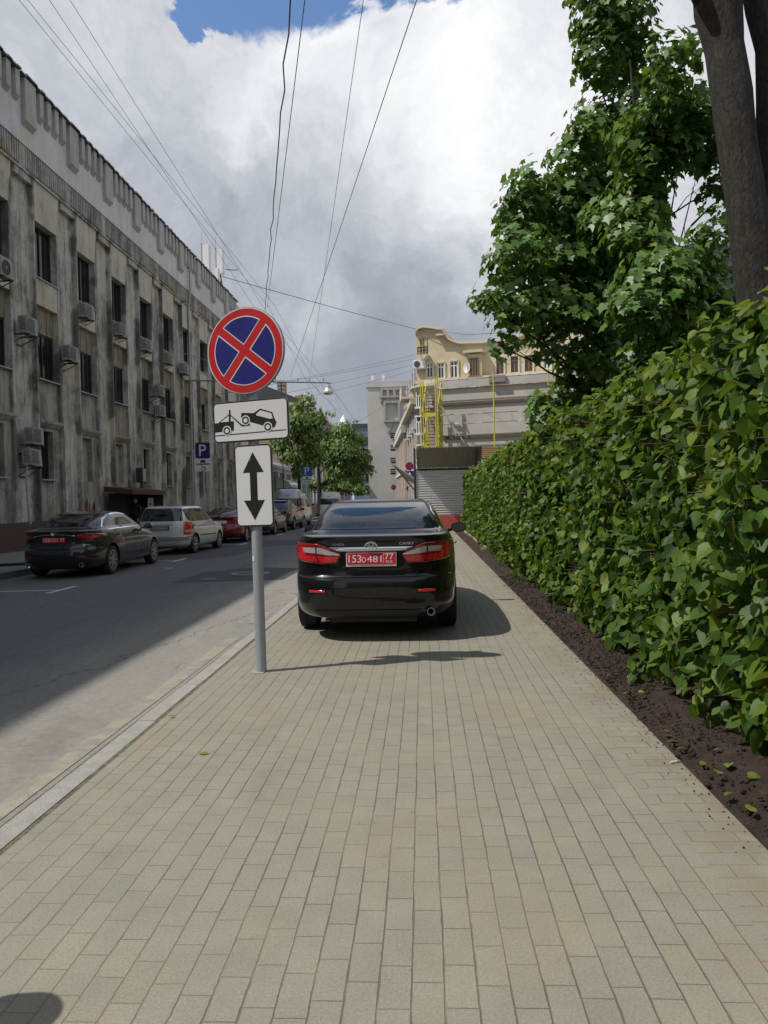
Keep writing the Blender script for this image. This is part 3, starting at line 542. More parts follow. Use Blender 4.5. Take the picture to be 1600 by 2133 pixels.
# ---- cream apartment house with curved gable, angled to the street
ang = R(-15); ex = Vector((math.cos(ang), math.sin(ang), 0)); nrm = Vector((math.sin(ang), -math.cos(ang), 0))
CO = at(868, 790, 58); CO.z = 0
def cf(u, v):   # point on the cream facade in its own (along, up) coordinates
    p = atP(u, v, CO, nrm); d = p - CO; return (d.dot(ex), p.z)
MCR = Matrix.Translation(CO) @ Matrix(((ex.x, -nrm.x, 0, 0), (ex.y, -nrm.y, 0, 0), (0, 0, 1, 0), (0, 0, 0, 1)))
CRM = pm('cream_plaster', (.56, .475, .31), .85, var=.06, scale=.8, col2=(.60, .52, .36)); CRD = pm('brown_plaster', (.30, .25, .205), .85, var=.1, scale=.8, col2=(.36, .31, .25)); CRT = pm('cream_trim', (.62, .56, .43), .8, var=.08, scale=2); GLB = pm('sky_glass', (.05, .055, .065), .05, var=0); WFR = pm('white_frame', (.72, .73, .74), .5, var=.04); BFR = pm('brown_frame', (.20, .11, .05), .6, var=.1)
cr = thing('apartment_house', 'cream apartment house with a curved gable, small balcony niche and rounded corner', 'building', tuple(CO))
def cpart(mb, name, mat, parent=None, **k):
    o = mb.build(name, mat, None, **k); o.parent = parent or cr
    if parent is None: o.matrix_parent_inverse = Matrix.Translation(-CO)
    return o
gab = [cf(u, v) for u, v in ((867, 700), (869, 691), (875, 686), (884, 684), (897, 685), (912, 688), (924, 688), (926, 697), (931, 705), (940, 712), (951, 716), (962, 717.5), (1000, 716), (1060, 711), (1090, 700), (1120, 690), (1150, 688))]
top = gab + [(gab[-1][0] + 14, gab[-1][1])]
zl = cf(915, 791)[1]
poly = [(top[0][0], zl - 1.0)] + top + [(top[-1][0], zl - 1.0)]
mb = MB(); mb.prism(poly, 'y', 0, 10, M=MCR); cpart(mb, 'wall', CRM)
mb = MB()
for (p, q) in zip(gab[:-1], gab[1:]):
    mb.add([MCR @ Vector((x, y, z)) for y in (-.35, .6) for x, z in ((p[0], p[1]), (q[0], q[1]), (q[0], q[1] + .16), (p[0], p[1] + .16))], [(0, 1, 2, 3), (7, 6, 5, 4), (0, 4, 5, 1), (3, 2, 6, 7), (0, 3, 7, 4), (1, 5, 6, 2)])
mb.box(cf(911, 700)[0], cf(929, 700)[0], -.5, .1, cf(915, 701)[1], cf(915, 698)[1], M=MCR); cpart(mb, 'gable_cornice', CRT)
mb = MB(); xa = top[0][0]; mb.box(xa - .2, xa + 40, -.55, 0, zl - .28, zl, M=MCR); mb.box(xa - .1, xa + 40, -.35, 0, zl - .5, zl - .283, M=MCR); cpart(mb, 'string_course', CRT)
def cwin(u0, v0, u1, v1, fr, mull=1, tr=.25, depth=.18):
    a = cf(u0, v0); b = cf(u1, v1); x0, x1, z1, z0 = a[0], b[0], a[1], b[1]; w = .07
    mb = MB(); mb.box(x0, x0 + w, -.02, .05, z0, z1, M=MCR); mb.box(x1 - w, x1, -.02, .05, z0, z1, M=MCR); mb.box(x0 + w, x1 - w, -.02, .05, z0, z0 + w, M=MCR); mb.box(x0 + w, x1 - w, -.02, .05, z1 - w, z1, M=MCR)
    zt = z1 - (z1 - z0) * tr; mb.box(x0 + w, x1 - w, -.022, .05, zt - .04, zt + .04, M=MCR)
    for k in range(1, mull + 1): xm = x0 + (x1 - x0) * k / (mull + 1); mb.box(xm - .045, xm + .045, -.024, .05, z0 + w, z1 - w, M=MCR)
    o = cpart(mb, 'window', fr); gl = MB(); gl.box(x0, x1, -.008, .03, z0, z1, M=MCR); cpart(gl, 'pane', GLB, o)
    rv = MB(); rv.box(x0 - .1, x0 - .002, -.10, .02, z0, z1 + .1, M=MCR); rv.box(x1 + .002, x1 + .1, -.10, .02, z0, z1 + .1, M=MCR); rv.box(x0, x1, -.14, .02, z1 + .002, z1 + .14, M=MCR); rv.box(x0 - .12, x1 + .12, -.2, .02, z0 - .12, z0 - .002, M=MCR); cpart(rv, 'frame', CRT, o)
for q in [(889, 758, 902, 786), (912, 757, 926, 788), (938, 753.5, 954, 787)]: cwin(*q, WFR)
for q in [(1034, 746, 1050, 779), (1064, 743, 1080, 776), (1093, 741, 1110, 774)]: cwin(*q, BFR)
cwin(1132, 738, 1147, 768, WFR); 
# projecting bay with brown window
a = cf(977, 784); b = cf(1006, 738); mb = MB(); mb.box(a[0], b[0], -.6, .02, zl + .004, cf(990, 740)[1], M=MCR); mb.box(a[0] - .25, b[0] + .25, -.9, .02, cf(990, 738)[1], cf(990, 733)[1], M=MCR); cpart(mb, 'bay_window', CRM)
c0 = cf(981, 750); c1 = cf(1001, 783); mb = MB(); mb.box(c0[0], c1[0], -.66, -.602, c1[1], c0[1], 1, M=MCR)
for k in range(4): x = c0[0] + (c1[0] - c0[0] - .1) * k / 3; mb.box(x, x + .1, -.69, -.66, c1[1], c0[1], 0, M=MCR)
cpart(mb, 'window', [BFR, GLB])
# three niche slots as flat strips in shadow colour, and a little balcony on the gable
mb = MB()
for u0, u1, v0 in ((875, 878.5, 706), (881.5, 884.5, 703), (889, 892, 705)): a = cf(u0, v0); b = cf(u1, 735); mb.box(a[0], b[0], -.012, .1, b[1], a[1], M=MCR)
cpart(mb, 'niche_slot_shade', pm('niche_shadow', (.20, .16, .10), .9))
mb = MB(); a = cf(874, 728); b = cf(896, 741); mb.prism([(a[0], b[1]), (b[0], b[1]), (b[0] - .35, b[1] - .35), ((a[0] + b[0]) / 2, b[1] - .75), (a[0] + .35, b[1] - .35)], 'y', -.7, 0, M=MCR)
for k in range(8): x = a[0] + (b[0] - a[0] - .05) * k / 7; mb.box(x, x + .05, -.68, -.62, b[1], a[1], 1, M=MCR)
mb.box(a[0], b[0], -.7, -.6, a[1] - .002, a[1] + .06, 1, M=MCR); mb.box(a[0], b[0], -.67, -.64, (a[1] + b[1]) / 2, (a[1] + b[1]) / 2 + .05, 1, M=MCR); cpart(mb, 'balcony', [CRT, FRM])
a = cf(976, 768); mb = MB(); mb.lathe([(0, .1), (.2, .06), (.38, -.04), (.40, -.05), (.2, .03), (0, .06)], 18, 'y', (0, 0, 0)); mb.tube([(0, 0, 0), (0, .35, -.3), (0, .6, -.3)], .03, 6)
t = thing('satellite_dish', 'white satellite dish on the cream facade left of the projecting bay', 'satellite dish', tuple(MCR @ Vector((a[0], -.5, a[1]))), ang + R(-40)); 
mb2 = MB(); mb2.lathe([(0, .1), (.2, .06), (.38, -.04), (.40, -.05), (.2, .03), (0, .06)], 18, 'y'); mb2.build('dish', WFR, t, smooth=50); mb2 = MB(); mb2.tube([(0, .06, 0), (0, .35, -.2), (0, .55, -.2)], .03, 6); mb2.build('arm', STEEL, t)
p = MCR @ Vector((cf(876, 770)[0], -.4, cf(876, 770)[1])); t = thing('air_conditioner', 'white air conditioner high on the cream house at its rounded corner', 'air conditioner', tuple(p), ang)
mb = MB(); mb.box(-.45, .45, -.2, .3, 0, .65); mb.build('casing', WFR, t, bevel=.02); mb = MB(); mb.lathe([(.24, -.205), (.24, -.225), (.05, -.225), (.05, -.205)], 20, 'y', (-.1, 0, .33)); mb.build('fan_grille', ACD, t)
# rounded corner tower under the string course
def tower(cx, cy, r, z0, z1, mb, m=0, n=20): mb.lathe([(r, z0), (r, z1)], n, 'z', (cx, cy, 0), m)
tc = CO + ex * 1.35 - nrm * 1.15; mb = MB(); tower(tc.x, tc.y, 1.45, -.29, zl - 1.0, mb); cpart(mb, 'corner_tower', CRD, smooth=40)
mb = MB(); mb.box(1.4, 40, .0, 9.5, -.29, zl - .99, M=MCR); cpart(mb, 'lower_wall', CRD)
mb = MB(); mb.lathe([(1.5, zl - 1.7), (1.9, zl - .9), (2.15, zl - .55), (2.15, zl - .35), (1.5, zl - .3)], 24, 'z', (tc.x, tc.y, 0)); cpart(mb, 'corner_cornice', CRT, smooth=30)
for u0, v0, u1, v1 in ((866.5, 815, 878, 847), (867, 869.5, 879, 902), (870, 929, 880, 957), (892, 812, 900, 846)):
    n = Vector((-.35, -1, 0)).normalized() if u0 < 890 else Vector((.25, -1, 0)).normalized(); po = tc + n * 1.43
    a = atP(u0, v0, po, n); b = atP(u1, v1, po, n); e = Vector((-n.y, n.x, 0)); w = (b - a).dot(e); h = a.z - b.z; M = Matrix.Translation((a.x, a.y, b.z)) @ Matrix(((e.x, -n.x, 0, 0), (e.y, -n.y, 0, 0), (0, 0, 1, 0), (0, 0, 0, 1)))
    mb = MB(); mb.box(0, .08, -.06, .3, 0, h, M=M); mb.box(w - .08, w, -.06, .3, 0, h, M=M); mb.box(w / 2 - .05, w / 2 + .05, -.06, .3, 0, h * .7, M=M); mb.box(.08, w - .08, -.062, .3, h * .7 - .04, h * .7 + .04, M=M); mb.box(-.1, w + .1, -.12, .3, -.14, -.002, M=M); mb.box(-.08, w + .08, -.1, .3, h + .002, h + .12, M=M); o = cpart(mb, 'window', WFR)
    gl = MB(); gl.box(0, w, -.04, .3, 0, h, M=M); cpart(gl, 'pane', GLB, o)
# facade of the cream house along the street, running back to the left
sd = Vector((-2.6, 36, 0)).normalized(); sn = Vector((-sd.y, sd.x, 0)); SO = CO + Vector((-.05, 1.2, 0)); Ms = Matrix.Translation(SO) @ Matrix(((sd.x, -sn.x, 0, 0), (sd.y, -sn.y, 0, 0), (0, 0, 1, 0), (0, 0, 0, 1)))
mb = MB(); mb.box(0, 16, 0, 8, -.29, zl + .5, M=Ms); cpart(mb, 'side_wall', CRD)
mb = MB(); mb.box(-.2, 16.2, -.5, 0, zl - 1.6, zl - 1.2, M=Ms); mb.box(0, 16, -.25, 0, 3.6, 3.9, M=Ms); cpart(mb, 'side_cornice', CRT)
for fl in range(4):
    for k in range(4):
        x = 1.0 + k * 3.7; z = 1.0 + fl * 3.1; mb = MB(); mb.box(x, x + .08, -.06, .02, z, z + 1.9, M=Ms); mb.box(x + 1.3, x + 1.38, -.06, .02, z, z + 1.9, M=Ms); mb.box(x + .62, x + .72, -.06, .02, z, z + 1.9, M=Ms); mb.box(x + .08, x + 1.3, -.062, .02, z + 1.3, z + 1.4, M=Ms); mb.box(x - .1, x + 1.5, -.3, .0, z - .15, z - .002, M=Ms); o = cpart(mb, 'window', WFR); gl = MB(); gl.box(x, x + 1.38, -.03, .02, z, z + 1.9, M=Ms); cpart(gl, 'pane', GLB, o)
mb = MB(); mb.box(4.2, 7.2, -1.0, 0, 9.9, 10.1, M=Ms); mb.box(4.2, 7.2, -1.0, -.92, 10.1, 10.9, M=Ms); cpart(mb, 'balcony', CRT)
# pink and grey older facades further along
PNK = pm('pink_plaster', (.52, .42, .35), .85, var=.12, scale=2); OLDG = pm('old_grey_facade', (.36, .35, .32), .85, var=.25, scale=2.5)
t = thing('old_townhouse', 'narrow pink and grey townhouse with ornate cornice beyond the cream house', 'building', (-3, 88, 0)); S2 = SO + sd * 17; M2 = Matrix.Translation(S2) @ Matrix(((sd.x, -sn.x, 0, 0), (sd.y, -sn.y, 0, 0), (0, 0, 1, 0), (0, 0, 0, 1)))
mb = MB(); mb.box(0, 22, 0, 7, -.29, 9.5, M=M2); wpart(mb, 'wall', OLDG, t)
mb = MB()
for k in range(6): mb.box(.6 + k * 3.6, 1.8 + k * 3.6, -.18, 0, -.2, 8.2, M=M2)
wpart(mb, 'pilaster', PNK, t); mb = MB(); mb.box(-.1, 22.1, -.5, 0, 8.2, 8.6, M=M2); mb.box(-.1, 22.1, -.3, 0, 4.2, 4.5, M=M2); mb.box(0, 22, -.35, 0, 9.2, 9.7, M=M2); wpart(mb, 'cornice', WHP, t)
for fl in range(2):
    for k in range(5): x = 2.2 + k * 3.6; z = 1.2 + fl * 3.9; mb = MB(); mb.box(x, x + 1.4, -.04, .02, z, z + 2.2, 0, M=M2); mb.box(x + .65, x + .75, -.07, -.041, z, z + 2.2, 1, M=M2); wpart(mb, 'window', [GLS, WFR], t)
# ---- unfinished concrete building with scaffold
KO = at(920, 790, 47); KO.z = 0; MK = Matrix.Translation(KO) @ Matrix(((ex.x, -nrm.x, 0, 0), (ex.y, -nrm.y, 0, 0), (0, 0, 1, 0), (0, 0, 0, 1)))
def kf(u, v): p = atP(u, v, KO, nrm); return ((p - KO).dot(ex), p.z)
CON = pm('fair_concrete', (.47, .46, .425), .85, var=.07, scale=.7, col2=(.53, .52, .485), bump=.2, bscale=20)
t = thing('concrete_shell', 'bare concrete shell of a new building behind the yellow scaffold', 'building', tuple(KO)); KZ = kf(923, 793)[1]
def kpart(mb, name, mat): o = mb.build(name, mat, None); o.parent = t; o.matrix_parent_inverse = Matrix.Translation(-KO); return o
mb = MB(); mb.box(0, 34, 0, 9, -.29, KZ - .5, M=MK); kpart(mb, 'wall', CON)
mb = MB(); mb.box(-.3, 34.3, -.16, 9.2, KZ - .49, KZ, M=MK); kpart(mb, 'roof_slab', CON)
mb = MB()
for z in (kf(940, 841)[1], kf(940, 911)[1]): mb.box(.02, 34, -.10, 0, z - .12, z + .06, M=MK)
kpart(mb, 'floor_band', pm('band_dark', (.10, .095, .085), .8))
a = kf(1020, 786); b = kf(1055, 800); mb = MB(); mb.box(a[0], b[0], -.32, -.165, KZ - .35, KZ + .06, M=MK); kpart(mb, 'bracket_beam', STEEL)
mb = MB(); mb.box(5, 6.6, -.02, .02, kf(1000, 990)[1], kf(1000, 962)[1], M=MK); kpart(mb, 'window_opening', GLS)
YLW = pm('yellow_scaffold', (.60, .54, .05), .5, var=.12, scale=6); PLK = pm('scaffold_plank', (.23, .17, .11), .85, var=.2, scale=3); RST = pm('rust_white_tube', (.55, .50, .44), .7, var=.2, scale=2, col2=(.30, .18, .12), stretch=(1, 1, .1), thr=(.45, .55))
sc = thing('scaffold_stair', 'yellow scaffold stair tower against the concrete shell', 'scaffold', tuple(MK @ Vector((0, -2, 0)))); 
def spart(mb, name, mat, par, lx=None): o = mb.build(name, mat, None); o.parent = par; o.matrix_parent_inverse = Matrix.Translation(-par.location); return o
def kp(x, y, z): return MK @ Vector((x, y, z))
sx0 = kf(897, 900)[0] - .05; sx1 = kf(929, 900)[0]
mb = MB()
for x in (sx0, sx0 + .14, sx1 - .12, sx1):
    for y in (-.9, -2.0): mb.tube([kp(x, y, -.2), kp(x, y, KZ - (.05 if x > sx0 + .2 else .25 + (y > -1) * .5))], .042, 6)
for z in np.arange(1.0, KZ - .5, 1.0):
    for x in (sx0, sx1): mb.tube([kp(x, -.9, z), kp(x, -2.0, z)], .03, 6)
for k in range(4):
    z = .6 + k * 2.0; mb.tube([kp(sx1 - .1, -.95, z), kp(sx0 + .2, -.95, z + 1.9)], .028, 6); mb.tube([kp(sx1 - .05, -1.95, z), kp(sx1 - .05, -.9, z + 1.9)], .03, 6); mb.tube([kp(sx0 + .05, -1.95, z), kp(sx0 + .05, -.9, z + 1.9)], .03, 6)
spart(mb, 'upright', YLW, sc)
for k in range(5):
    z = .55 + k * 1.98
    if z > KZ - .4: break
    mb = MB(); mb.box(sx0 + .16, sx1 - .14, -2.0, -.9, z, z + .06, M=MK); mb.box(sx0 + .16, sx1 - .14, -2.03, -2.0, z - .12, z + .1, 1, M=MK); spart(mb, 'platform', [PLK, YLW], sc)
    mb = MB()
    for s in range(8): mb.box(sx0 + .25, sx1 - .3, -1.9 + s * .12, -1.75 + s * .12, z + .2 + s * .21, z + .24 + s * .21, M=MK)
    spart(mb, 'stair_flight', PLK, sc)
sw = thing('scaffold', 'long scaffold of yellow uprights and rust flecked rails in front of the concrete shell', 'scaffold', tuple(MK @ Vector((6, -1.5, 0))))
mb = MB()
for u in (1037, 1148): x = kf(u, 850)[0]; mb.tube([kp(x, -1.4, -.2), kp(x, -1.4, KZ + .05)], .04, 8)
for x in (14.5, 20, 26): mb.tube([kp(x, -1.4, -.2), kp(x, -1.4, KZ)], .055, 8)
spart(mb, 'upright', YLW, sw)
mb = MB()
for v in (795, 812, 866, 885): z = kf(1000, v)[1]; mb.tube([kp(sx1, -1.4, z), kp(30, -1.4, z)], .032, 6)
z0, z1 = kf(1000, 885)[1], kf(1000, 866)[1]
for k in range(14): x = sx1 + .5 + k * 1.9; mb.tube([kp(x, -1.4, z0), kp(x, -1.4, z1)], .015, 5); mb.tube([kp(x + .3, -1.4, z1 if k % 2 else z0), kp(x + 1.4, -1.4, z0 if k % 2 else z1)], .015, 5)
mb.tube([kp(sx1, -1.4, kf(935, 850)[1]), kp(kf(980, 930)[0], -1.35, kf(980, 930)[1])], .03, 6)
spart(mb, 'guard_rail', RST, sw)
mb = MB()
for v in (838, 909): z = kf(1000, v)[1]; mb.box(sx1, 30, -1.4, -1.15, z - .03, z + .03, M=MK)
spart(mb, 'plank_deck', PLK, sw)
t = thing('timber_stack', 'stack of long orange brown planks on the site behind the metal fence', 'timber', tuple(at(1040, 955, 42)))
WOOD = pm('fresh_wood', (.44, .28, .13), .8, var=.2, scale=2, stretch=(.2, 2, 2))
for k in range(6): mb = MB(); w = random.uniform(-.15, .15); mb.box(-1.3 + w, 3.4 + w, -.6, .6, k * .105, k * .105 + .085); mb.build('plank', WOOD, t)
t = thing('site_cabin', 'pale site cabin with a small dark window, half hidden by the hedge', 'cabin', tuple(Vector(at(1040, 957, 42)) * Vector((1, 1, 0)) if False else (at(1040, 957, 42).x, 42, 0)))
zc = at(1040, 957, 42).z - .02; mb = MB(); mb.box(-1.6, 4.5, -.7, 2, -.1, zc); mb.build('wall', GRB, t); mb = MB(); mb.box(.6, 1.7, -.73, -.7, zc - 1.0, zc - .25); mb.build('window', GLS, t)
# ---- corrugated site fence with catch canopy
ZINC = pm('zinc_sheet', (.74, .75, .76), .42, .08, var=.10, scale=1.5, stretch=(.4, 1, 3)); OLV = pm('olive_sheet', (.34, .335, .27), .6, .0, var=.15, scale=4, col2=(.26, .24, .18), stretch=(1, 6, .3), thr=(.56, .7)); RBASE = pm('red_base', (.42, .085, .07), .7, var=.1, scale=2)
fx0, fx1, fy = -.30, 4.2, 35.2
t = thing('site_fence', 'corrugated zinc site fence on a red concrete base across the end of the pavement', 'fence', (1.5, fy, 0))
def corr(x0, x1, z0, z1, pitch, amp, mb, M=None, vert=False):
    n = int((z1 - z0) / pitch * 8); P = []
    for i in range(n + 1):
        q = z0 + (z1 - z0) * i / n; ph = (q - z0) / pitch * 2 * PI; d = amp * max(-.7, min(.7, 1.4 * math.sin(ph))) / .7; P.append((q, d))
    vs = [(x, d, q) for q, d in P for x in (x0, x1)]; 
    vs += [(x, d + .012, q) for q, d in P for x in (x0, x1)]; k = 2 * (n + 1)
    fs = [(2 * i, 2 * i + 1, 2 * i + 3, 2 * i + 2) for i in range(n)] + [(k + 2 * i + 2, k + 2 * i + 3, k + 2 * i + 1, k + 2 * i) for i in range(n)]
    fs += [(2 * i, 2 * i + 2, k + 2 * i + 2, k + 2 * i) for i in range(n)] + [(2 * i + 1, k + 2 * i + 1, k + 2 * i + 3, 2 * i + 3) for i in range(n)] + [(0, k, k + 1, 1), (2 * n, 2 * n + 1, k + 2 * n + 1, k + 2 * n)]
    mb.add([(M @ Vector(p)) if M is not None else p for p in vs], fs)
zf0, zf1 = at(900, 1075, fy).z, at(930, 976, fy).z
mb = MB(); corr(fx0, fx1, zf0, zf1, .112, .042, mb, Matrix.Translation((0, fy, 0))); wpart(mb, 'corrugated_sheet', ZINC, t, smooth=50)
Msd = Matrix.Translation((fx0, fy, 0)) @ Matrix.Rotation(R(90), 4, 'Z'); mb = MB(); corr(.02, 24, zf0, zf1, .118, .022, mb, Msd); wpart(mb, 'corrugated_sheet', ZINC, t, smooth=50)
mb = MB(); mb.box(fx0 + .02, 1.78, fy - .28, fy - .04, -.02, zf0, 0); mb.box(1.80, fx1, fy - .28, fy - .04, -.02, zf0, 0); wpart(mb, 'base_block', RBASE, t, bevel=.03)
mb = MB(); mb.tube([(fx0 - .03, fy - .05, 0), (fx0 - .03, fy - .05, at(870, 934, fy).z)], .05, 8); wpart(mb, 'post', FRM, t)
# catch canopy over the pavement, tilted up and out
pa = at(872, 934, 33.6); pb = at(1003, 931, 33.6); zc = zf1
t = thing('catch_canopy', 'olive corrugated catch canopy tilted up and out over the site fence', 'canopy', (pa.x, fy, zc))
nx_ = 70; vs = []; x0, x1 = -.16, 2.75
rise = (pa.z - zc); run = fy - 33.6
for th in (0, .02):
    for i in range(nx_ * 4 + 1):
        x = x0 + (x1 - x0) * i / (nx_ * 4); d = .030 * max(-.7, min(.7, 1.4 * math.sin(i * PI / 4))) / .7 * 1.0
        for s in (0, 1): vs.append((x + (s * -.02 if x < 1 else s * -.06), fy - .02 - run * s, zc + .03 + rise * s + d + th))
n = nx_ * 4; k = 2 * (n + 1); fs = [(2 * i, 2 * i + 2, 2 * i + 3, 2 * i + 1) for i in range(n)] + [(k + 2 * i, k + 2 * i + 1, k + 2 * i + 3, k + 2 * i + 2) for i in range(n)] + [(2 * i, k + 2 * i, k + 2 * i + 2, 2 * i + 2) for i in range(n)] + [(2 * i + 1, 2 * i + 3, k + 2 * i + 3, k + 2 * i + 1) for i in range(n)] + [(0, 1, k + 1, k), (2 * n, k + 2 * n, k + 2 * n + 1, 2 * n + 1)]
mb = MB(); mb.add(vs, fs); wpart(mb, 'corrugated_sheet', OLV, t, smooth=40)
mb = MB()
for x in (x0 - .02, x1 - .25): mb.bar((x, fy - .02, zc - .03), (x - .03, fy - run, zc + rise - .03), .05, .07)
mb.bar((x0, fy - .05, zc - .02), (x1, fy - .05, zc - .02), .05, .08); wpart(mb, 'beam', FRM, t)
t = thing('side_canopy', 'dark catch canopy of the site fence seen edge on, tilted out over the street side', 'canopy', (fx0, 44, zc))
mb = MB(); mb.add([(fx0 - .05, fy + .4, zc - .45), (fx0 - 1.15, fy + .6, zc + .32), (fx0 - 1.15, fy + 22, zc + .32), (fx0 - .05, fy + 22, zc - .45), (fx0 - .05, fy + .4, zc - .39), (fx0 - 1.15, fy + .6, zc + .38), (fx0 - 1.15, fy + 22, zc + .38), (fx0 - .05, fy + 22, zc - .39)], [(0, 1, 2, 3), (7, 6, 5, 4), (0, 4, 5, 1), (1, 5, 6, 2), (2, 6, 7, 3), (3, 7, 4, 0)]); wpart(mb, 'sheet', OLV, t)
mb = MB()
for k in range(6): y = fy + .5 + k * 4; mb.bar((fx0 - .04, y, zc - 1.0), (fx0 - 1.0, y, zc + .2), .06); 
wpart(mb, 'strut', FRM, t)
# ---- building wrapped in blue tarpaulin behind the maples, and the added block behind the camera
TARP = pm('blue_tarp', (.035, .042, .12), .45, var=.2, scale=2, stretch=(3, 3, .2))
t = thing('wrapped_building', 'building wrapped in blue tarpaulin behind the maples', 'building', (16, 36, 0))
mb = MB(); mb.box(9.6, 26, 30, 42, -.1, 7.2); wpart(mb, 'wall', CRD, t)
mb = MB(); vs = []; 
for i in range(161):
    x = 9.3 + i * .105; d = .10 * math.sin(i * 1.1) + .06 * math.sin(i * 2.7 + 1)
    for z, o in ((7.3, .0), (9.0, .04), (11.2, .35)): vs.append((x, 29.6 + d * (1.0 if z < 9 else .7) + o + .15 * math.sin(z + i * .2), z + .12 * math.sin(i * .5)))
mb.add(vs, [(3 * i + j, 3 * i + 3 + j, 3 * i + 4 + j, 3 * i + 1 + j) for i in range(160) for j in range(2)]); wpart(mb, 'tarpaulin', TARP, t, fix=False, smooth=60)
mb = MB(); mb.box(9.5, 26, 30, 42, 7.2, 11.0); wpart(mb, 'upper_wall', ROOFM, t)
for k in range(5): mb = MB(); mb.box(10.4 + k * 3, 12 + k * 3, 29.92, 30.0, 2.4, 4.6); wpart(mb, 'window', GLS, t)
t = thing('glow_blocker', 'tall unseen brown building added behind the camera to block the horizon glow', 'building', (-2, -50, 0))  # unseen block, added to hold back the glow along the horizon
mb = MB(); mb.box(-10, 30, -60, -46, -.29, 19); wpart(mb, 'wall', CRD, t)
for fl in range(5):
    for k in range(10): mb = MB(); x = -8 + k * 3.8; mb.box(x, x + 1.6, -46, -45.9, 1.5 + fl * 3.5, 3.7 + fl * 3.5); wpart(mb, 'window', GLS, t)
# ================================================================ cars
def pchip(xs, ys, x):
    xs = np.asarray(xs, float); ys = np.asarray(ys, float); h = np.diff(xs); d = np.diff(ys) / h; m = np.zeros(len(xs)); m[0] = d[0]; m[-1] = d[-1]
    for i in range(1, len(xs) - 1):
        if d[i - 1] * d[i] > 0: w1 = 2 * h[i] + h[i - 1]; w2 = h[i] + 2 * h[i - 1]; m[i] = (w1 + w2) / (w1 / d[i - 1] + w2 / d[i])
    k = np.clip(np.searchsorted(xs, x) - 1, 0, len(h) - 1); t = (x - xs[k]) / h[k]
    return ys[k] * (1 + 2 * t) * (1 - t) ** 2 + m[k] * h[k] * t * (1 - t) ** 2 + ys[k + 1] * t * t * (3 - 2 * t) + m[k + 1] * h[k] * t * t * (t - 1)
def ring(yr, yf, w, n, N=112):
    th = np.linspace(0, 2 * PI, 4001)[:-1]; c, s = np.cos(th), np.sin(th)
    x = w * np.sign(c) * np.abs(c) ** (2 / n); y = (yr + yf) / 2 + (yf - yr) / 2 * np.sign(s) * np.abs(s) ** (2 / n)
    dx = np.diff(np.append(x, x[0])); dy = np.diff(np.append(y, y[0])); ang = np.abs(np.diff(np.unwrap(np.arctan2(dy, dx)), append=np.arctan2(dy, dx)[-1]))
    L = np.cumsum(np.hypot(dx, dy) + .25 * np.minimum(ang, .2)); tgt = np.linspace(0, L[-1], N + 1)[:-1]; i = np.searchsorted(L, tgt); return x[i % 4000], y[i % 4000]
TYR = pm('tyre', (.018, .018, .018), .85, var=.15, scale=20); ALU = pm('alloy', (.46, .46, .46), .35, .8, var=.08, scale=10); DARKM = pm('black_plastic', (.012, .012, .013), .55, var=.1, scale=10)
CHR = pm('chrome', (.75, .76, .78), .12, 1.0, var=.02); REDL = pm('red_lens', (.60, .010, .012), .10, var=.06, scale=8, coat=1.0); REDD = pm('dark_red_lens', (.22, .006, .008), .12, var=.05, coat=1.0); CLRL = pm('clear_lens', (.60, .56, .56), .16, .35, var=.3, scale=60, coat=1.0, stretch=(1, 1, .3))
CGL = pm('car_glass', (.010, .013, .020), .025, var=0, spec=1.0); CGLT = pm('side_glass', (.02, .025, .022), .03, var=0, spec=.7); PLR = pm('plate_red', (.50, .012, .022), .4, var=.05, scale=6); PLW = pm('plate_white', (.72, .72, .72), .45, var=.05); PLB = pm('plate_black', (.02, .02, .02), .5)
SEAM = pm('panel_gap', (.003, .003, .003), .8, var=0)
def paint(name, c, metal=.3, rough=.32): return pm(name, c, rough, metal, var=.02, scale=3, coat=1.0)
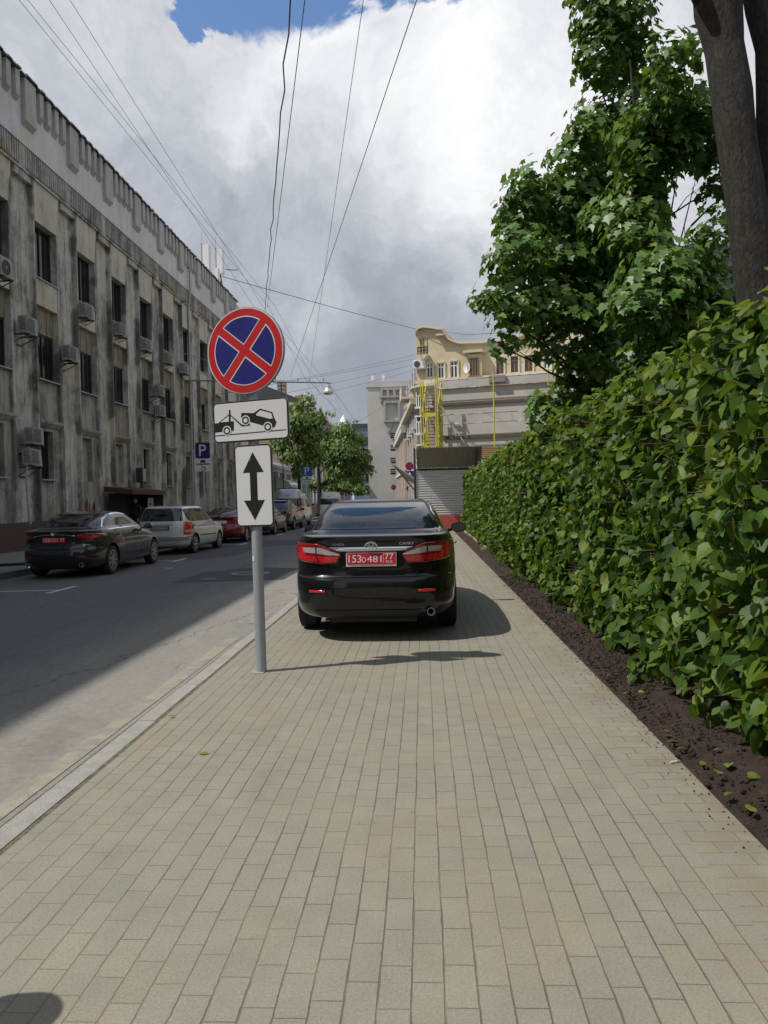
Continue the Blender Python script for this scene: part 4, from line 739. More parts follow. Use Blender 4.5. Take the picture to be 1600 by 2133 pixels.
class Car:
    def __init__(s, name, label, keys, L, mat, wheels, wr=.325, sills=None, under=.2, group=None):
        s.t = thing(name, label, 'van' if 'van' in name else 'car', (0, 0, 0), 0, group); s.L = L
        K = np.array(keys, float); zs = np.unique(np.round(np.concatenate([K[:, 0], np.arange(K[0, 0], K[-1, 0], .022)]), 4))
        zs = zs[np.concatenate([[True], np.diff(zs) > .0035])]
        if zs[-1] < K[-1, 0]: zs[-1] = K[-1, 0]
        V = []; N = 112
        P = [pchip(K[:, 0], K[:, j], zs) for j in range(1, 5)]
        for i, z in enumerate(zs):
            x, y = ring(P[0][i], P[1][i], P[2][i], P[3][i], N); V += [(a, b, z) for a, b in zip(x, y)]
        k = len(zs); F = [(i * N + j, i * N + (j + 1) % N, (i + 1) * N + (j + 1) % N, (i + 1) * N + j) for i in range(k - 1) for j in range(N)]
        # roof crown: two shrinking rings
        for f, dz in ((.66, .010), (.3, .016)):
            yc = (P[0][-1] + P[1][-1]) / 2; V += [(a * f, yc + (b - yc) * f, zs[-1] + dz) for a, b, _ in V[(k - 1) * N:k * N]]
        for q in (0, 1): F += [((k - 1 + q) * N + j, (k - 1 + q) * N + (j + 1) % N, (k + q) * N + (j + 1) % N, (k + q) * N + j) for j in range(N)]
        F.append([(k + 1) * N + j for j in range(N)]); F.append(list(range(N))[::-1])
        mb = MB(); mb.add(V, F); o = mb.build('body', [mat, SEAM], s.t)
        s.bvh = BVHTree.FromPolygons([Vector(v) for v in V], F)
        # wheel arches
        cut = MB(); w = K[:, 3].max()
        for y in wheels:
            for sd in (-1, 1): cut.lathe([(wr + .055, sd * (w - .30)), (wr + .055, sd * (w + .3))], 40, 'x', (0, y, wr))
        c = cut.build('cut', SEAM); md = o.modifiers.new('b', 'BOOLEAN'); md.object = c; md.operation = 'DIFFERENCE'; md.solver = 'EXACT'; bpy.context.view_layer.update()
        me = bpy.data.meshes.new_from_object(o.evaluated_get(bpy.context.evaluated_depsgraph_get())); o.modifiers.clear(); o.data = me; bpy.data.objects.remove(c)
        me.polygons.foreach_set('use_smooth', [True] * len(me.polygons)); me.set_sharp_from_angle(angle=R(28)); s.body = o; s.w = w; s.wr = wr; s.mat = mat
        for p in me.polygons:   # inside of the arches and the underside are black
            c = p.center
            if c.z < under + .004: p.material_index = 1
            for y in wheels:
                if abs(math.hypot(c.y - y, c.z - wr) - (wr + .055)) < .012 and abs(c.x) > w - .31: p.material_index = 1
                if abs(abs(c.x) - (w - .30)) < .004 and math.hypot(c.y - y, c.z - wr) < wr + .06: p.material_index = 1
    def cast(s, p, ax):
        o, d = {'back': ((p[0], -3, p[1]), (0, 1, 0)), 'front': ((p[0], 9, p[1]), (0, -1, 0)), 'right': ((3, p[0], p[1]), (-1, 0, 0)), 'left': ((-3, p[0], p[1]), (1, 0, 0)), 'top': ((p[0], p[1], 5), (0, 0, -1))}[ax]
        h = s.bvh.ray_cast(Vector(o), Vector(d)); return h[0], h[1]
    def patch(s, name, out, ax, mat, off=.005, step=.035, parent=None, thick=0.0, smooth=True):
        pts = []
        for a, b in zip(out, out[1:] + out[:1]):
            n = max(1, int(math.hypot(b[0] - a[0], b[1] - a[1]) / step)); pts += [Vector((a[0] + (b[0] - a[0]) * i / n, a[1] + (b[1] - a[1]) * i / n)) for i in range(n)]
        nb = len(pts); xs = [p.x for p in pts]; ys = [p.y for p in pts]
        def inside(x, y):
            r = False
            for i in range(nb):
                a, b = pts[i], pts[i - 1]
                if (a.y > y) != (b.y > y) and x < (b.x - a.x) * (y - a.y) / (b.y - a.y) + a.x: r = not r
            return r
        gx = np.arange(min(xs) + step / 2, max(xs), step); gy = np.arange(min(ys) + step / 2, max(ys), step)
        allp = pts + [Vector((x, y)) for x in gx for y in gy if inside(x, y)]
        vo, eo, fo, *_ = geometry.delaunay_2d_cdt(allp, [(i, (i + 1) % nb) for i in range(nb)], [], 1, 1e-5)
        V = []; ok = []
        for p in vo:
            h, n = s.cast(p, ax)
            if h is None: V.append(Vector((0, 0, 0))); ok.append(False)
            else: V.append(h + n * off); ok.append(True)
        Fs = [f for f in fo if all(ok[i] for i in f)]
        me = bpy.data.meshes.new(name); me.from_pydata(V, [], Fs)
        b = bmesh.new(); b.from_mesh(me)
        bmesh.ops.recalc_face_normals(b, faces=b.faces)
        if len(b.faces):
            f = max(b.faces, key=lambda q: q.calc_area()); dv = {'back': (0, -1, 0), 'front': (0, 1, 0), 'right': (1, 0, 0), 'left': (-1, 0, 0), 'top': (0, 0, 1)}[ax]
            if f.normal.dot(Vector(dv)) < 0: bmesh.ops.reverse_faces(b, faces=b.faces)
        loose = [v for v in b.verts if not v.link_faces]; bmesh.ops.delete(b, geom=loose, context='VERTS'); b.to_mesh(me); b.free()
        me.materials.append(mat); o = link(name, me, parent or s.t)
        if smooth: me.polygons.foreach_set('use_smooth', [True] * len(me.polygons))
        if thick: md = o.modifiers.new('t', 'SOLIDIFY'); md.thickness = thick; md.offset = 1.0; md.use_rim = True
        return o
    def line(s, name, path, ax, mat=None, w=.008, off=.003, parent=None):
        """thin gap or trim strip along a path on the body"""
        P = [Vector(p) for p in path]; Lf, Rt = [], []
        for i, p in enumerate(P):
            t = (P[min(i + 1, len(P) - 1)] - P[max(i - 1, 0)]).normalized(); n = Vector((-t.y, t.x)) * w / 2; Lf.append(tuple(p + n)); Rt.append(tuple(p - n))
        return s.patch(name, Lf + Rt[::-1], ax, mat or SEAM, off, .05, parent or s.body)
def make_wheel(r=.325, width=.215, spokes=10, double=False):
    t = bpy.data.objects.new('wheel', None)
    mb = MB(); h = width / 2; q = r * .70; mb.lathe([(q, -h * .9), (r * .86, -h), (r * .965, -h * .86), (r, -h * .55), (r, -h * .18), (r - .008, -h * .16), (r - .008, -h * .08), (r, -h * .06), (r, h * .06), (r - .008, h * .08), (r - .008, h * .16), (r, h * .18), (r, h * .55), (r * .965, h * .86), (r * .86, h), (q, h * .9)], 44, 'x'); 
    ty = mb.build('tyre', TYR, None, smooth=40)
    rm = MB(); rm.lathe([(q + .006, -h * .8), (q + .006, h * .9), (q - .018, h * .92), (q - .03, h * .7), (q - .035, -h * .8)], 44, 'x', m=0); rm.lathe([(0, .012), (q - .03, .0), (q - .03, -.01), (0, -.01)], 30, 'x', (h * .15, 0, 0), 1)
    for k in range(spokes):
        a = 2 * PI * k / spokes; c, sn = math.cos(a), math.sin(a); rm.bar((h * .82, c * .035, sn * .035), (h * .78, c * (q - .015), sn * (q - .015)), .032 if spokes > 7 else .055, .05)
    rm.lathe([(0, h * .95), (.045, h * .93), (.06, h * .8), (.06, h * .3)], 20, 'x'); ri = rm.build('rim', [ALU, DARKM], None, smooth=40)
    return ty, ri
WHEELS = {}
def put_wheels(car, ys, r, spokes=10):
    key = (r, spokes)
    if key not in WHEELS: WHEELS[key] = make_wheel(r, spokes=spokes)
    ty, ri = WHEELS[key]; first = ty.parent is None
    for y in ys:
        for sd in (1, -1):
            e = bpy.data.objects.new('wheel', None); COL.objects.link(e); e.parent = car.t; e.location = (sd * (car.w - .125), y, r); e.rotation_euler = (0, 0, 0 if sd > 0 else PI)
            for src in (ty, ri):
                c = src if src.parent is None else src.copy()
                if c is not src: COL.objects.link(c)
                c.parent = e
def mirrors(car, y, z, mat, w=None):
    for sd in (1, -1):
        b = MB(); x = sd * (w or car.w - .06); P = [(-.0, 0), (.02, .06), (.10, .085), (.19, .075), (.225, .02), (.21, -.045), (.08, -.06)]
        b.prism([(x + sd * (a + .04), z + c) for a, c in P], 'y', y, y + .10); b.bar((x - sd * .06, y + .08, z - .05), (x + sd * .08, y + .07, z - .02), .05, .04); o = b.build('mirror', mat, car.t, smooth=50, bevel=.012)
        gm = MB(); gm.prism([(x + sd * (a * .86 + .055), z + .005 + c * .82) for a, c in P], 'y', y - .004, y - .0005); gm.build('mirror_glass', CGL, o)
def plate(car, x, y, z, w, h, txt, face, ink, tilt=0, frame=PLW, parts=None):
    M = Matrix.Translation((x, y, z)) @ Matrix.Rotation(tilt, 4, 'X'); b = MB(); b.box(-w / 2 - .008, w / 2 + .008, -.006, .012, -h / 2 - .022, h / 2 + .006, M=M); p = b.build('number_plate', frame, car.t, bevel=.003)
    b = MB(); b.box(-w / 2, w / 2, -.010, -.0065, -h / 2, h / 2, M=M); b.build('plate_face', face, p)
    b = MB()
    for s_, h_, x_, z_, wd in (parts or [(txt, h * .66, 0, -h * .33, w * .90)]): text_mb(b, s_, h_, x_, z_, -.012, 0, 'CENTER' if not parts else 'LEFT', width=wd, M=M)
    b.build('plate_text', ink, p); return p
def handles(car, pts, mat, ax='right'):
    for y, z in pts:
        h, n = car.cast((y, z), ax); sd = 1 if ax == 'right' else -1; b = MB(); b.tube([h + Vector((-.01 * sd, -.09, 0)), h + Vector((.028 * sd, -.08, .003)), h + Vector((.032 * sd, .0, .006)), h + Vector((.028 * sd, .08, .003)), h + Vector((-.01 * sd, .09, 0))], .013, 8); b.build('door_handle', mat, car.t, smooth=60)
def both(L): return [(-x, z) for x, z in L][::-1]
# ---------------- the black saloon on the pavement
BLKP = pm('black_paint', (.0035, .0037, .0048), .3, .0, var=.02, scale=3, coat=.8, spec=.25)
K = [(.21, .34, 4.55, .74, 5), (.25, .14, 4.70, .84, 5), (.30, .075, 4.76, .885, 5), (.36, .04, 4.80, .900, 5), (.45, .012, 4.825, .908, 4.8), (.56, .0, 4.82, .912, 4.8), (.64, .012, 4.79, .912, 4.8), (.668, .028, 4.78, .912, 4.8), (.676, .075, 4.77, .911, 4.8), (.70, .092, 4.74, .910, 4.8), (.80, .095, 4.58, .907, 4.8), (.88, .088, 4.32, .900, 4.8), (.94, .082, 3.98, .892, 4.8), (.99, .075, 3.72, .880, 4.8),
     (1.03, .062, 3.60, .863, 4.8), (1.06, .050, 3.52, .846, 4.8), (1.085, .048, 3.46, .828, 4.9), (1.098, .085, 3.43, .815, 5), (1.107, .25, 3.40, .803, 5), (1.117, .62, 3.37, .788, 5), (1.13, .70, 3.33, .775, 5), (1.20, .82, 3.16, .745, 5), (1.30, 1.04, 2.92, .697, 5), (1.38, 1.28, 2.70, .645, 5), (1.425, 1.48, 2.55, .600, 5), (1.45, 1.66, 2.42, .55, 4.6), (1.462, 1.82, 2.30, .48, 4)]
cm = Car('parked_car', 'black saloon with a red number plate parked on the brick pavement, seen from behind', K, 4.83, BLKP, (1.09, 3.86), .325)
cm.t.location = (-.535, 7.62, 0)
put_wheels(cm, (1.09, 3.86), .325, 10)
cm.patch('rear_window', [(-.685, 1.140), (.685, 1.140), (.70, 1.155), (.555, 1.415), (.53, 1.428), (-.53, 1.428), (-.555, 1.415), (-.70, 1.155)], 'back', CGL, .004, .03)
cm.line('window_trim', [(-.71, 1.143), (-.565, 1.42), (-.53, 1.436), (.53, 1.436), (.565, 1.42), (.71, 1.143)], 'back', DARKM, .018, .006)
cm.patch('windscreen', [(-.66, 1.14), (.66, 1.14), (.56, 1.40), (-.56, 1.40)], 'front', CGL, .004, .05)
for ax in ('right', 'left'):
    cm.patch('side_window', [(.98, 1.14), (1.30, 1.315), (1.55, 1.385), (1.86, 1.412), (1.9, 1.11), (1.1, 1.105)], ax, CGLT, .004, .05); cm.patch('side_window', [(1.95, 1.11), (1.93, 1.412), (2.3, 1.415), (2.58, 1.37), (2.95, 1.24), (3.18, 1.12)], ax, CGLT, .004, .05)
    cm.line('window_trim', [(.95, 1.125), (1.28, 1.325), (1.55, 1.398), (1.9, 1.424), (2.3, 1.427), (2.6, 1.38), (3.0, 1.24), (3.2, 1.12)], ax, CHR, .012, .006); cm.line('window_trim', [(.98, 1.095), (2, 1.10), (3.2, 1.105)], ax, CHR, .014, .006)
    for y in (1.42, 1.92, 3.02): cm.line('door_gap', [(y, .34), (y, .75), (y, 1.09)], ax)
    handles(cm, [(1.55, .93), (2.6, .92)], CHR, ax)
cm.line('boot_gap', [(-.60, 1.05), (-.57, .99), (-.52, .85), (-.47, .72), (-.45, .695), (0, .688), (.45, .695), (.47, .72), (.52, .85), (.57, .99), (.60, 1.05)], 'back', SEAM, .007, .003)
cm.line('bumper_trim', [(-.80, .672), (-.45, .664), (0, .662), (.45, .664), (.80, .672)], 'back', SEAM, .006, .004)
LT = [(-.825, 1.025), (-.70, 1.028), (-.56, 1.022), (-.50, 1.010), (-.43, .968), (-.318, .922), (-.312, .905), (-.36, .818), (-.52, .812), (-.72, .83), (-.82, .855), (-.845, .94)]
for f, sd in ((lambda q: q, -1), (both, 1)):
    o = cm.patch('tail_light', f(LT), 'back', REDD, .010, .025, thick=.006); 
    cm.patch('lens_red', f([(-.82, .985), (-.70, .99), (-.68, .90), (-.575, .895), (-.55, .84), (-.70, .845), (-.80, .865), (-.825, .93)]), 'back', REDL, .019, .025, o); cm.patch('lens_red', f([(-.56, .893), (-.335, .888), (-.37, .832), (-.52, .83)]), 'back', REDL, .019, .025, o)
    cm.patch('lens_clear', f([(-.715, .982), (-.575, .985), (-.575, .925), (-.70, .93)]), 'back', CLRL, .0195, .025, o); cm.patch('lens_clear', f([(-.56, .985), (-.50, .975), (-.43, .948), (-.325, .912), (-.33, .900), (-.45, .905), (-.56, .922)]), 'back', CLRL, .0195, .025, o)
    cm.line('lens_gap', f([(-.568, 1.02), (-.565, .90), (-.545, .82)]), 'back', SEAM, .006, .0205, o)
    cm.patch('reflector', f([(-.645, .548), (-.475, .548), (-.475, .524), (-.645, .520)]), 'back', REDL, .006, .03, thick=.004); cm.line('bumper_crease', f([(-.66, .512), (-.46, .512)]), 'back', SEAM, .006, .004)
cm.patch('chrome_strip', [(-.435, .985), (.435, .985), (.34, .946), (.30, .940), (-.30, .940), (-.34, .946)], 'back', CHR, .012, .03, thick=.010)
cm.patch('plate_recess_shade', [(-.31, .936), (.31, .936), (.345, .92), (.34, .79), (.29, .765), (-.29, .765), (-.34, .79), (-.345, .92)], 'back', SEAM, .002, .04)  # flat black patch painting the shade of the recess behind the plate
yb = cm.cast((0, .86), 'back')[0].y
plate(cm, .0, yb - .022, .862, .50, .115, '', PLR, PLW, R(-3), parts=[('153', .076, -.232, -.038, .130), ('D', .054, -.094, -.038, .040), ('481', .068, -.044, -.038, .150), ('77', .060, .140, -.010, .088), ('RUS', .026, .150, -.046, .066)])
M = Matrix.Translation((0, yb - .022, .862)) @ Matrix.Rotation(R(-3), 4, 'X'); b = MB(); b.box(.124, .127, -.0125, -.0105, -.05, .05, M=M); text_mb(b, 'TOYOTA CENTER RUBLEVSKY 495 721 3370', .010, 0, -.0745, -.0075, 1, 'CENTER', width=.44, M=M); b.build('plate_lettering', [PLW, PLB], cm.t)
# round three-ellipse emblem
def ell_ring(mb, cx, cz, a, c, w, y0, y1, n=36):
    P = [(cx + a * math.cos(2 * PI * i / n), cz + c * math.sin(2 * PI * i / n)) for i in range(n)]; Q = [(cx + (a - w) * math.cos(2 * PI * i / n), cz + (c - w) * math.sin(2 * PI * i / n)) for i in range(n)]
    vs = [(p[0], y, p[1]) for y in (y0, y1) for p in P + Q]; f = []
    for i in range(n): j = (i + 1) % n; f += [(i, j, n + j, n + i), (2 * n + j, 2 * n + i, 3 * n + i, 3 * n + j), (j, i, 2 * n + i, 2 * n + j), (n + i, n + j, 3 * n + j, 3 * n + i)]
    mb.add(vs, f)
yy = cm.cast((0, .985), 'back')[0].y; b = MB(); ell_ring(b, 0, .992, .066, .045, .009, yy - .034, yy - .018); ell_ring(b, 0, .992, .024, .041, .0075, yy - .033, yy - .018); ell_ring(b, 0, 1.008, .048, .020, .007, yy - .033, yy - .018); b.build('emblem', CHR, cm.t, smooth=40)
b = MB(); b.prism([(.062 * math.cos(a * PI / 14), .992 + .041 * math.sin(a * PI / 14)) for a in range(28)], 'y', yy - .0182, yy - .002); b.build('emblem_base', DARKM, cm.t)
yt = cm.cast((-.36, 1.02), 'back')[0].y - .006; b = MB(); text_mb(b, 'TOYOTA', .024, -.40, .998, yt, width=.125); b.build('lettering', CHR, cm.t)
yt = cm.cast((.33, 1.02), 'back')[0].y - .006; b = MB(); text_mb(b, 'CAMRY', .027, .29, 1.0, yt, width=.15); b.build('lettering', CHR, cm.t)
mirrors(cm, 2.88, 1.05, BLKP, .87)
b = MB(); b.lathe([(.040, .12), (.040, -.03), (.034, -.03), (.034, .08), (0, .08)], 20, 'y', (.60, .10, .31)); b.build('exhaust_pipe', ALU, cm.t, smooth=40)
cm.patch('lower_valance', [(-.60, .34), (.50, .34), (.47, .26), (.42, .235), (-.42, .235), (-.55, .27)], 'back', DARKM, .008, .04)
b = MB(); b.tube([(-.3, .5, .26), (.3, .5, .26)], .09, 8); b.tube([(.60, .2, .305), (.55, .7, .27), (.2, 1.4, .24)], .04, 8); b.box(-.62, .62, .9, 1.2, .22, .3); b.box(-.45, .45, .22, .26, .19, .26); b.build('underbody', DARKM, cm.t)
b = MB(); b.box(-.12, .12, 2.05, 2.12, 1.0, 1.1); b.build('brake_light', REDD, cm.t) if False else None
# ---------------- cars along the far kerb
GRP = 'cars parked along the far kerb'
def sedan_keys(L, W, H, tail=1.0, glass=.72):
    w = W / 2; k = H / 1.46; c = L - 1.27
    return [(.20, .32, L - .3, w - .14, 5), (.25, .12, L - .12, w - .06, 5), (.34, .04, L - .04, w - .012, 5), (.50, .0, L, w, 4.6), (.64, .02, L - .03, w, 4.6), (.67, .06, L - .05, w, 4.6), (.80, .09, L - .24, w - .004, 4.6), (.90, .085, L - .70, w - .02, 4.6), (.98, .06, c + .10, w - .045, 4.6), (1.03 * tail, .05, c, w - .07, 4.8), (1.055 * tail, .10, c - .06, w - .085, 5), (1.065 * tail, .30, c - .09, w - .10, 5), (1.075 * tail, glass - .12, c - .12, w - .115, 5), (1.10 * tail, glass, c - .17, w - .13, 5), (1.20 * k, glass + .20, c - .42, w - .175, 5), (1.30 * k, glass + .46, c - .68, w - .225, 5), (1.38 * k, glass + .74, c - .92, w - .28, 5), (1.43 * k, glass + 1.03, c - 1.15, w - .34, 4.6), (1.447 * k, glass + 1.25, c - 1.3, w - .42, 4)]
def dress_sedan(c, L, W, H, handle=CHR, trim=CHR, glass=.72):
    k = H / 1.46; g = glass; cw = L - 1.27
    c.patch('rear_window', [(-W * .36, 1.12), (W * .36, 1.12), (W * .30, 1.395 * k), (-W * .30, 1.395 * k)], 'back', CGL, .004, .05); c.patch('windscreen', [(-W * .36, 1.13), (W * .36, 1.13), (W * .30, 1.39 * k), (-W * .30, 1.39 * k)], 'front', CGL, .004, .06)
    for ax in ('right', 'left'):
        c.patch('side_window', [(g + .28, 1.10), (g + .55, 1.26 * k), (g + .85, 1.355 * k), (g + 1.12, 1.385 * k), (g + 1.16, 1.06), (g + .4, 1.055)], ax, CGLT, .004, .05); c.patch('side_window', [(g + 1.21, 1.06), (g + 1.18, 1.388 * k), (g + 1.5, 1.39 * k), (cw - .95, 1.33 * k), (cw - .55, 1.20 * k), (cw - .25, 1.07)], ax, CGLT, .004, .05)
        if trim: c.line('window_trim', [(g + .36, 1.045), (g + .25, 1.095), (g + .52, 1.27 * k), (g + .85, 1.37 * k), (g + 1.15, 1.40 * k), (g + 1.5, 1.405 * k), (cw - .95, 1.345 * k), (cw - .52, 1.205 * k), (cw - .2, 1.065)], ax, trim, .022, .008); c.line('window_trim', [(g + .33, 1.045), (g + 1.2, 1.05), (cw - .22, 1.06)], ax, trim, .018, .008)
        for y in (g + .72, g + 1.18, cw - .32): c.line('door_gap', [(y, .34), (y, .75), (y, 1.04)], ax)
        handles(c, [(g + .85, .92), (g + 1.9, .91)], handle, ax)
# dark saloon nearest, by the left edge
DBL = paint('blue_black_paint', (.010, .012, .018), .4, .28)
mz = Car('parked_car', 'blue black saloon with red number plate, nearest car at the far kerb', sedan_keys(4.87, 1.84, 1.45, 1.0, .60), 4.87, DBL, (1.06, 3.89), .335, group=GRP)
dress_sedan(mz, 4.87, 1.84, 1.45, DBL, CHR, .60); put_wheels(mz, (1.06, 3.89), .335, 9); mirrors(mz, 3.0, 1.03, DBL, .88)
for f in (lambda q: q, both):
    o = mz.patch('tail_light', f([(-.86, .96), (-.66, .985), (-.44, .935), (-.40, .90), (-.60, .865), (-.80, .86), (-.87, .90)]), 'back', REDD, .008, .03, thick=.005); mz.patch('lens_red', f([(-.82, .935), (-.66, .95), (-.56, .92), (-.62, .885), (-.80, .88)]), 'back', REDL, .015, .03, o)
    mz.patch('reflector', f([(-.66, .50), (-.50, .50), (-.50, .47), (-.66, .47)]), 'back', REDD, .006, .03); mz.line('bumper_crease', f([(-.72, .735), (-.6, .73)]), 'back', CHR, .016, .006)
    b = MB(); sx = -1 if f is not both else 1; b.lathe([(.05, .1), (.05, -.03), (.04, -.03), (.04, .05), (0, .05)], 16, 'y', (sx * .58, .10, .30)); b.build('exhaust_pipe', CHR, mz.t, smooth=40)
mz.line('chrome_strip', [(-.45, .935), (-.2, .965), (0, .97), (.2, .965), (.45, .935)], 'back', CHR, .022, .008); mz.line('boot_gap', [(-.62, .96), (-.55, .80), (-.5, .74), (.5, .74), (.55, .80), (.62, .96)], 'back')
y_ = mz.cast((0, .85), 'back')[0].y; plate(mz, 0, y_ - .02, .85, .50, .11, '153D521 77', PLR, PLW, R(-3), frame=PLB)
y_ = mz.cast((0, .985), 'back')[0].y; b = MB(); ell_ring(b, 0, .985, .062, .048, .010, y_ - .03, y_ - .008); b.tube([(-.052, y_ - .02, 1.002), (-.02, y_ - .02, .995), (0, y_ - .02, .975), (.02, y_ - .02, .995), (.052, y_ - .02, 1.002)], .006, 6); b.build('emblem', CHR, mz.t, smooth=40)
mz.line('side_crease', [(1.5, .46), (2.4, .44), (3.5, .45)], 'right', DARKM, .02, .004)
mz.t.location = (-7.98, 15.85, RZ(-7.9)); mz.t.rotation_euler = (0, 0, R(1.2))
# silver estate
SLV = paint('silver_paint', (.60, .60, .56), .3, .35)
w = .855; L = 4.15
K = [(.20, .28, L - .3, w - .13, 5.5), (.26, .10, L - .1, w - .05, 5.5), (.34, .03, L - .03, w - .01, 5.5), (.48, .0, L, w, 5.5), (.56, .02, L - .02, w, 5.5), (.58, .05, L - .03, w, 5.5), (.70, .06, L - .10, w, 5.5), (.82, .07, L - .26, w - .005, 5.5), (.90, .08, L - .62, w - .02, 5.5), (.96, .09, L - .98, w - .04, 5.6), (1.0, .10, L - 1.15, w - .055, 5.8), (1.10, .13, L - 1.36, w - .085, 6), (1.25, .19, L - 1.62, w - .13, 6), (1.38, .26, L - 1.88, w - .175, 6), (1.44, .32, L - 2.05, w - .205, 6), (1.475, .42, L - 2.25, w - .25, 5.5), (1.49, .60, L - 2.45, w - .32, 5)]
wg = Car('parked_car', 'silver estate car with tall red tail lamps, second in the row at the far kerb', K, L, SLV, (.80, 3.22), .30, group=GRP); put_wheels(wg, (.80, 3.22), .30, 6)
wg.patch('rear_window', [(-.66, 1.035), (.66, 1.035), (.58, 1.405), (.54, 1.425), (-.54, 1.425), (-.58, 1.405)], 'back', CGL, .004, .05); wg.patch('windscreen', [(-.64, 1.03), (.64, 1.03), (.55, 1.39), (-.55, 1.39)], 'front', CGL, .004, .06)
for ax in ('right', 'left'):
    wg.patch('side_window', [(.33, 1.36), (.42, 1.405), (1.02, 1.415), (1.04, 1.015), (.48, 1.015), (.36, 1.10)], ax, CGLT, .004, .05); wg.patch('side_window', [(1.07, 1.015), (1.06, 1.415), (1.72, 1.41), (1.74, 1.01)], ax, CGLT, .004, .05); wg.patch('side_window', [(1.79, 1.01), (1.77, 1.41), (2.05, 1.395), (2.35, 1.28), (2.72, 1.03)], ax, CGLT, .004, .05)
    for y in (1.05, 1.77, 2.70): wg.line('door_gap', [(y, .32), (y, .7), (y, 1.0)], ax)
    wg.line('side_moulding', [(1.15, .56), (2.0, .555), (2.75, .55)], ax, DARKM, .035, .008); handles(wg, [(1.22, .87), (1.98, .86)], SLV, ax)
for f in (lambda q: q, both):
    o = wg.patch('tail_light', f([(-.80, 1.02), (-.70, 1.02), (-.69, .62), (-.86, .62), (-.86, .95)]), 'back', REDL, .01, .03, thick=.006); wg.patch('lens_clear', f([(-.84, .76), (-.705, .76), (-.705, .70), (-.845, .70)]), 'back', CLRL, .02, .03, o)
wg.line('boot_gap', [(-.68, 1.02), (-.68, .60), (-.66, .585), (.66, .585), (.68, .60), (.68, 1.02)], 'back'); wg.patch('bumper', [(-.83, .56), (.83, .56), (.82, .44), (-.82, .44)], 'back', pm('grey_bumper', (.16, .165, .17), .5), .008, .06)
y_ = wg.cast((0, .83), 'back')[0].y; plate(wg, -.02, y_ - .03, .83, .50, .11, 'A 482 KM 77', PLW, PLB, R(-4), frame=PLB) if False else None
b = MB(); b.box(-.30, .27, y_ - .035, y_ - .005, .765, .895); p = b.build('number_plate', DARKM, wg.t); b = MB(); b.box(-.27, .24, y_ - .04, y_ - .036, .775, .885); b.build('plate_face', pm('plate_grey', (.26, .26, .27), .5, var=.2, scale=14), p)
wg.line('chrome_strip', [(-.36, .925), (.36, .925)], 'back', CHR, .035, .010); mirrors(wg, 2.62, 1.02, DARKM, .82)
b = MB(); b.tube([(0, .75, 1.5), (-.0, .55, 1.62)], .005, 5); b.build('aerial', DARKM, wg.t)
wg.t.location = (-8.12, 22.85, RZ(-8.1)); wg.t.rotation_euler = (0, 0, R(-1.8)); wg.t.scale = (1.03, 1.04, 1.02)
# red saloon, mostly behind the arrow plate
RDP = paint('red_paint', (.16, .008, .014), .3, .3)
rd = Car('parked_car', 'dark red saloon, third in the row and half hidden behind the arrow sign', sedan_keys(4.5, 1.76, 1.45, 1.0, .58), 4.5, RDP, (.98, 3.6), .315, group=GRP); dress_sedan(rd, 4.5, 1.76, 1.45, RDP, None, .58); put_wheels(rd, (.98, 3.6), .315, 10); mirrors(rd, 2.72, 1.03, RDP, .84)
for f in (lambda q: q, both): o = rd.patch('tail_light', f([(-.84, .98), (-.55, .98), (-.48, .90), (-.55, .84), (-.84, .82)]), 'back', REDL, .008, .03, thick=.005); rd.patch('lens_clear', f([(-.78, .95), (-.62, .95), (-.62, .91), (-.78, .905)]), 'back', CLRL, .016, .03, o)
y_ = rd.cast((0, .83), 'back')[0].y; b = MB(); b.box(-.26, .26, y_ - .03, y_, .78, .89); b.build('number_plate', PLW, rd.t); rd.line('boot_gap', [(-.6, .97), (-.5, .72), (.5, .72), (.6, .97)], 'back')
rd.t.location = (-7.92, 29.0, RZ(-7.9))
# dark grey saloon
DGP = paint('grey_paint', (.040, .038, .034), .45, .32)
dg = Car('parked_car', 'dark grey saloon, fourth in the row, between the arrow sign and the parked van', sedan_keys(4.6, 1.78, 1.46, 1.0, .6), 4.6, DGP, (1.0, 3.7), .315, group=GRP); dress_sedan(dg, 4.6, 1.78, 1.46, DGP, None, .6); put_wheels(dg, (1.0, 3.7), .315, 10); mirrors(dg, 2.8, 1.03, DGP, .85)
for f in (lambda q: q, both): dg.patch('tail_light', f([(-.85, .98), (-.55, .97), (-.55, .84), (-.85, .82)]), 'back', REDL, .008, .03, thick=.005)
dg.t.location = (-8.0, 35.2, RZ(-8.0))
# dark SUV
SVP = paint('suv_paint', (.050, .046, .040), .45, .3); w = .94; L = 4.75
K = [(.28, .3, L - .3, w - .14, 5), (.36, .08, L - .1, w - .05, 5), (.46, .02, L - .03, w - .01, 5), (.62, .0, L, w, 4.8), (.74, .02, L - .03, w, 4.8), (.90, .05, L - .22, w - .01, 4.8), (1.02, .06, L - .8, w - .03, 4.8), (1.12, .08, L - 1.22, w - .07, 4.8), (1.2, .17, L - 1.4, w - .11, 5), (1.35, .38, L - 1.72, w - .17, 5), (1.50, .62, L - 2.05, w - .24, 5), (1.60, .78, L - 2.35, w - .30, 5), (1.64, .72, L - 2.55, w - .35, 5), (1.67, .95, L - 2.8, w - .43, 4.5)]
sv = Car('parked_car', 'dark grey off-roader with silver roof rails, last before the silver van', K, L, SVP, (.95, 3.85), .37, under=.28, group=GRP); put_wheels(sv, (.95, 3.85), .37, 5); mirrors(sv, 3.0, 1.12, SVP, .90)
sv.patch('rear_window', [(-.68, 1.17), (.68, 1.17), (.56, 1.55), (-.56, 1.55)], 'back', CGL, .004, .06); sv.patch('windscreen', [(-.66, 1.2), (.66, 1.2), (.56, 1.55), (-.56, 1.55)], 'front', CGL, .004, .07)
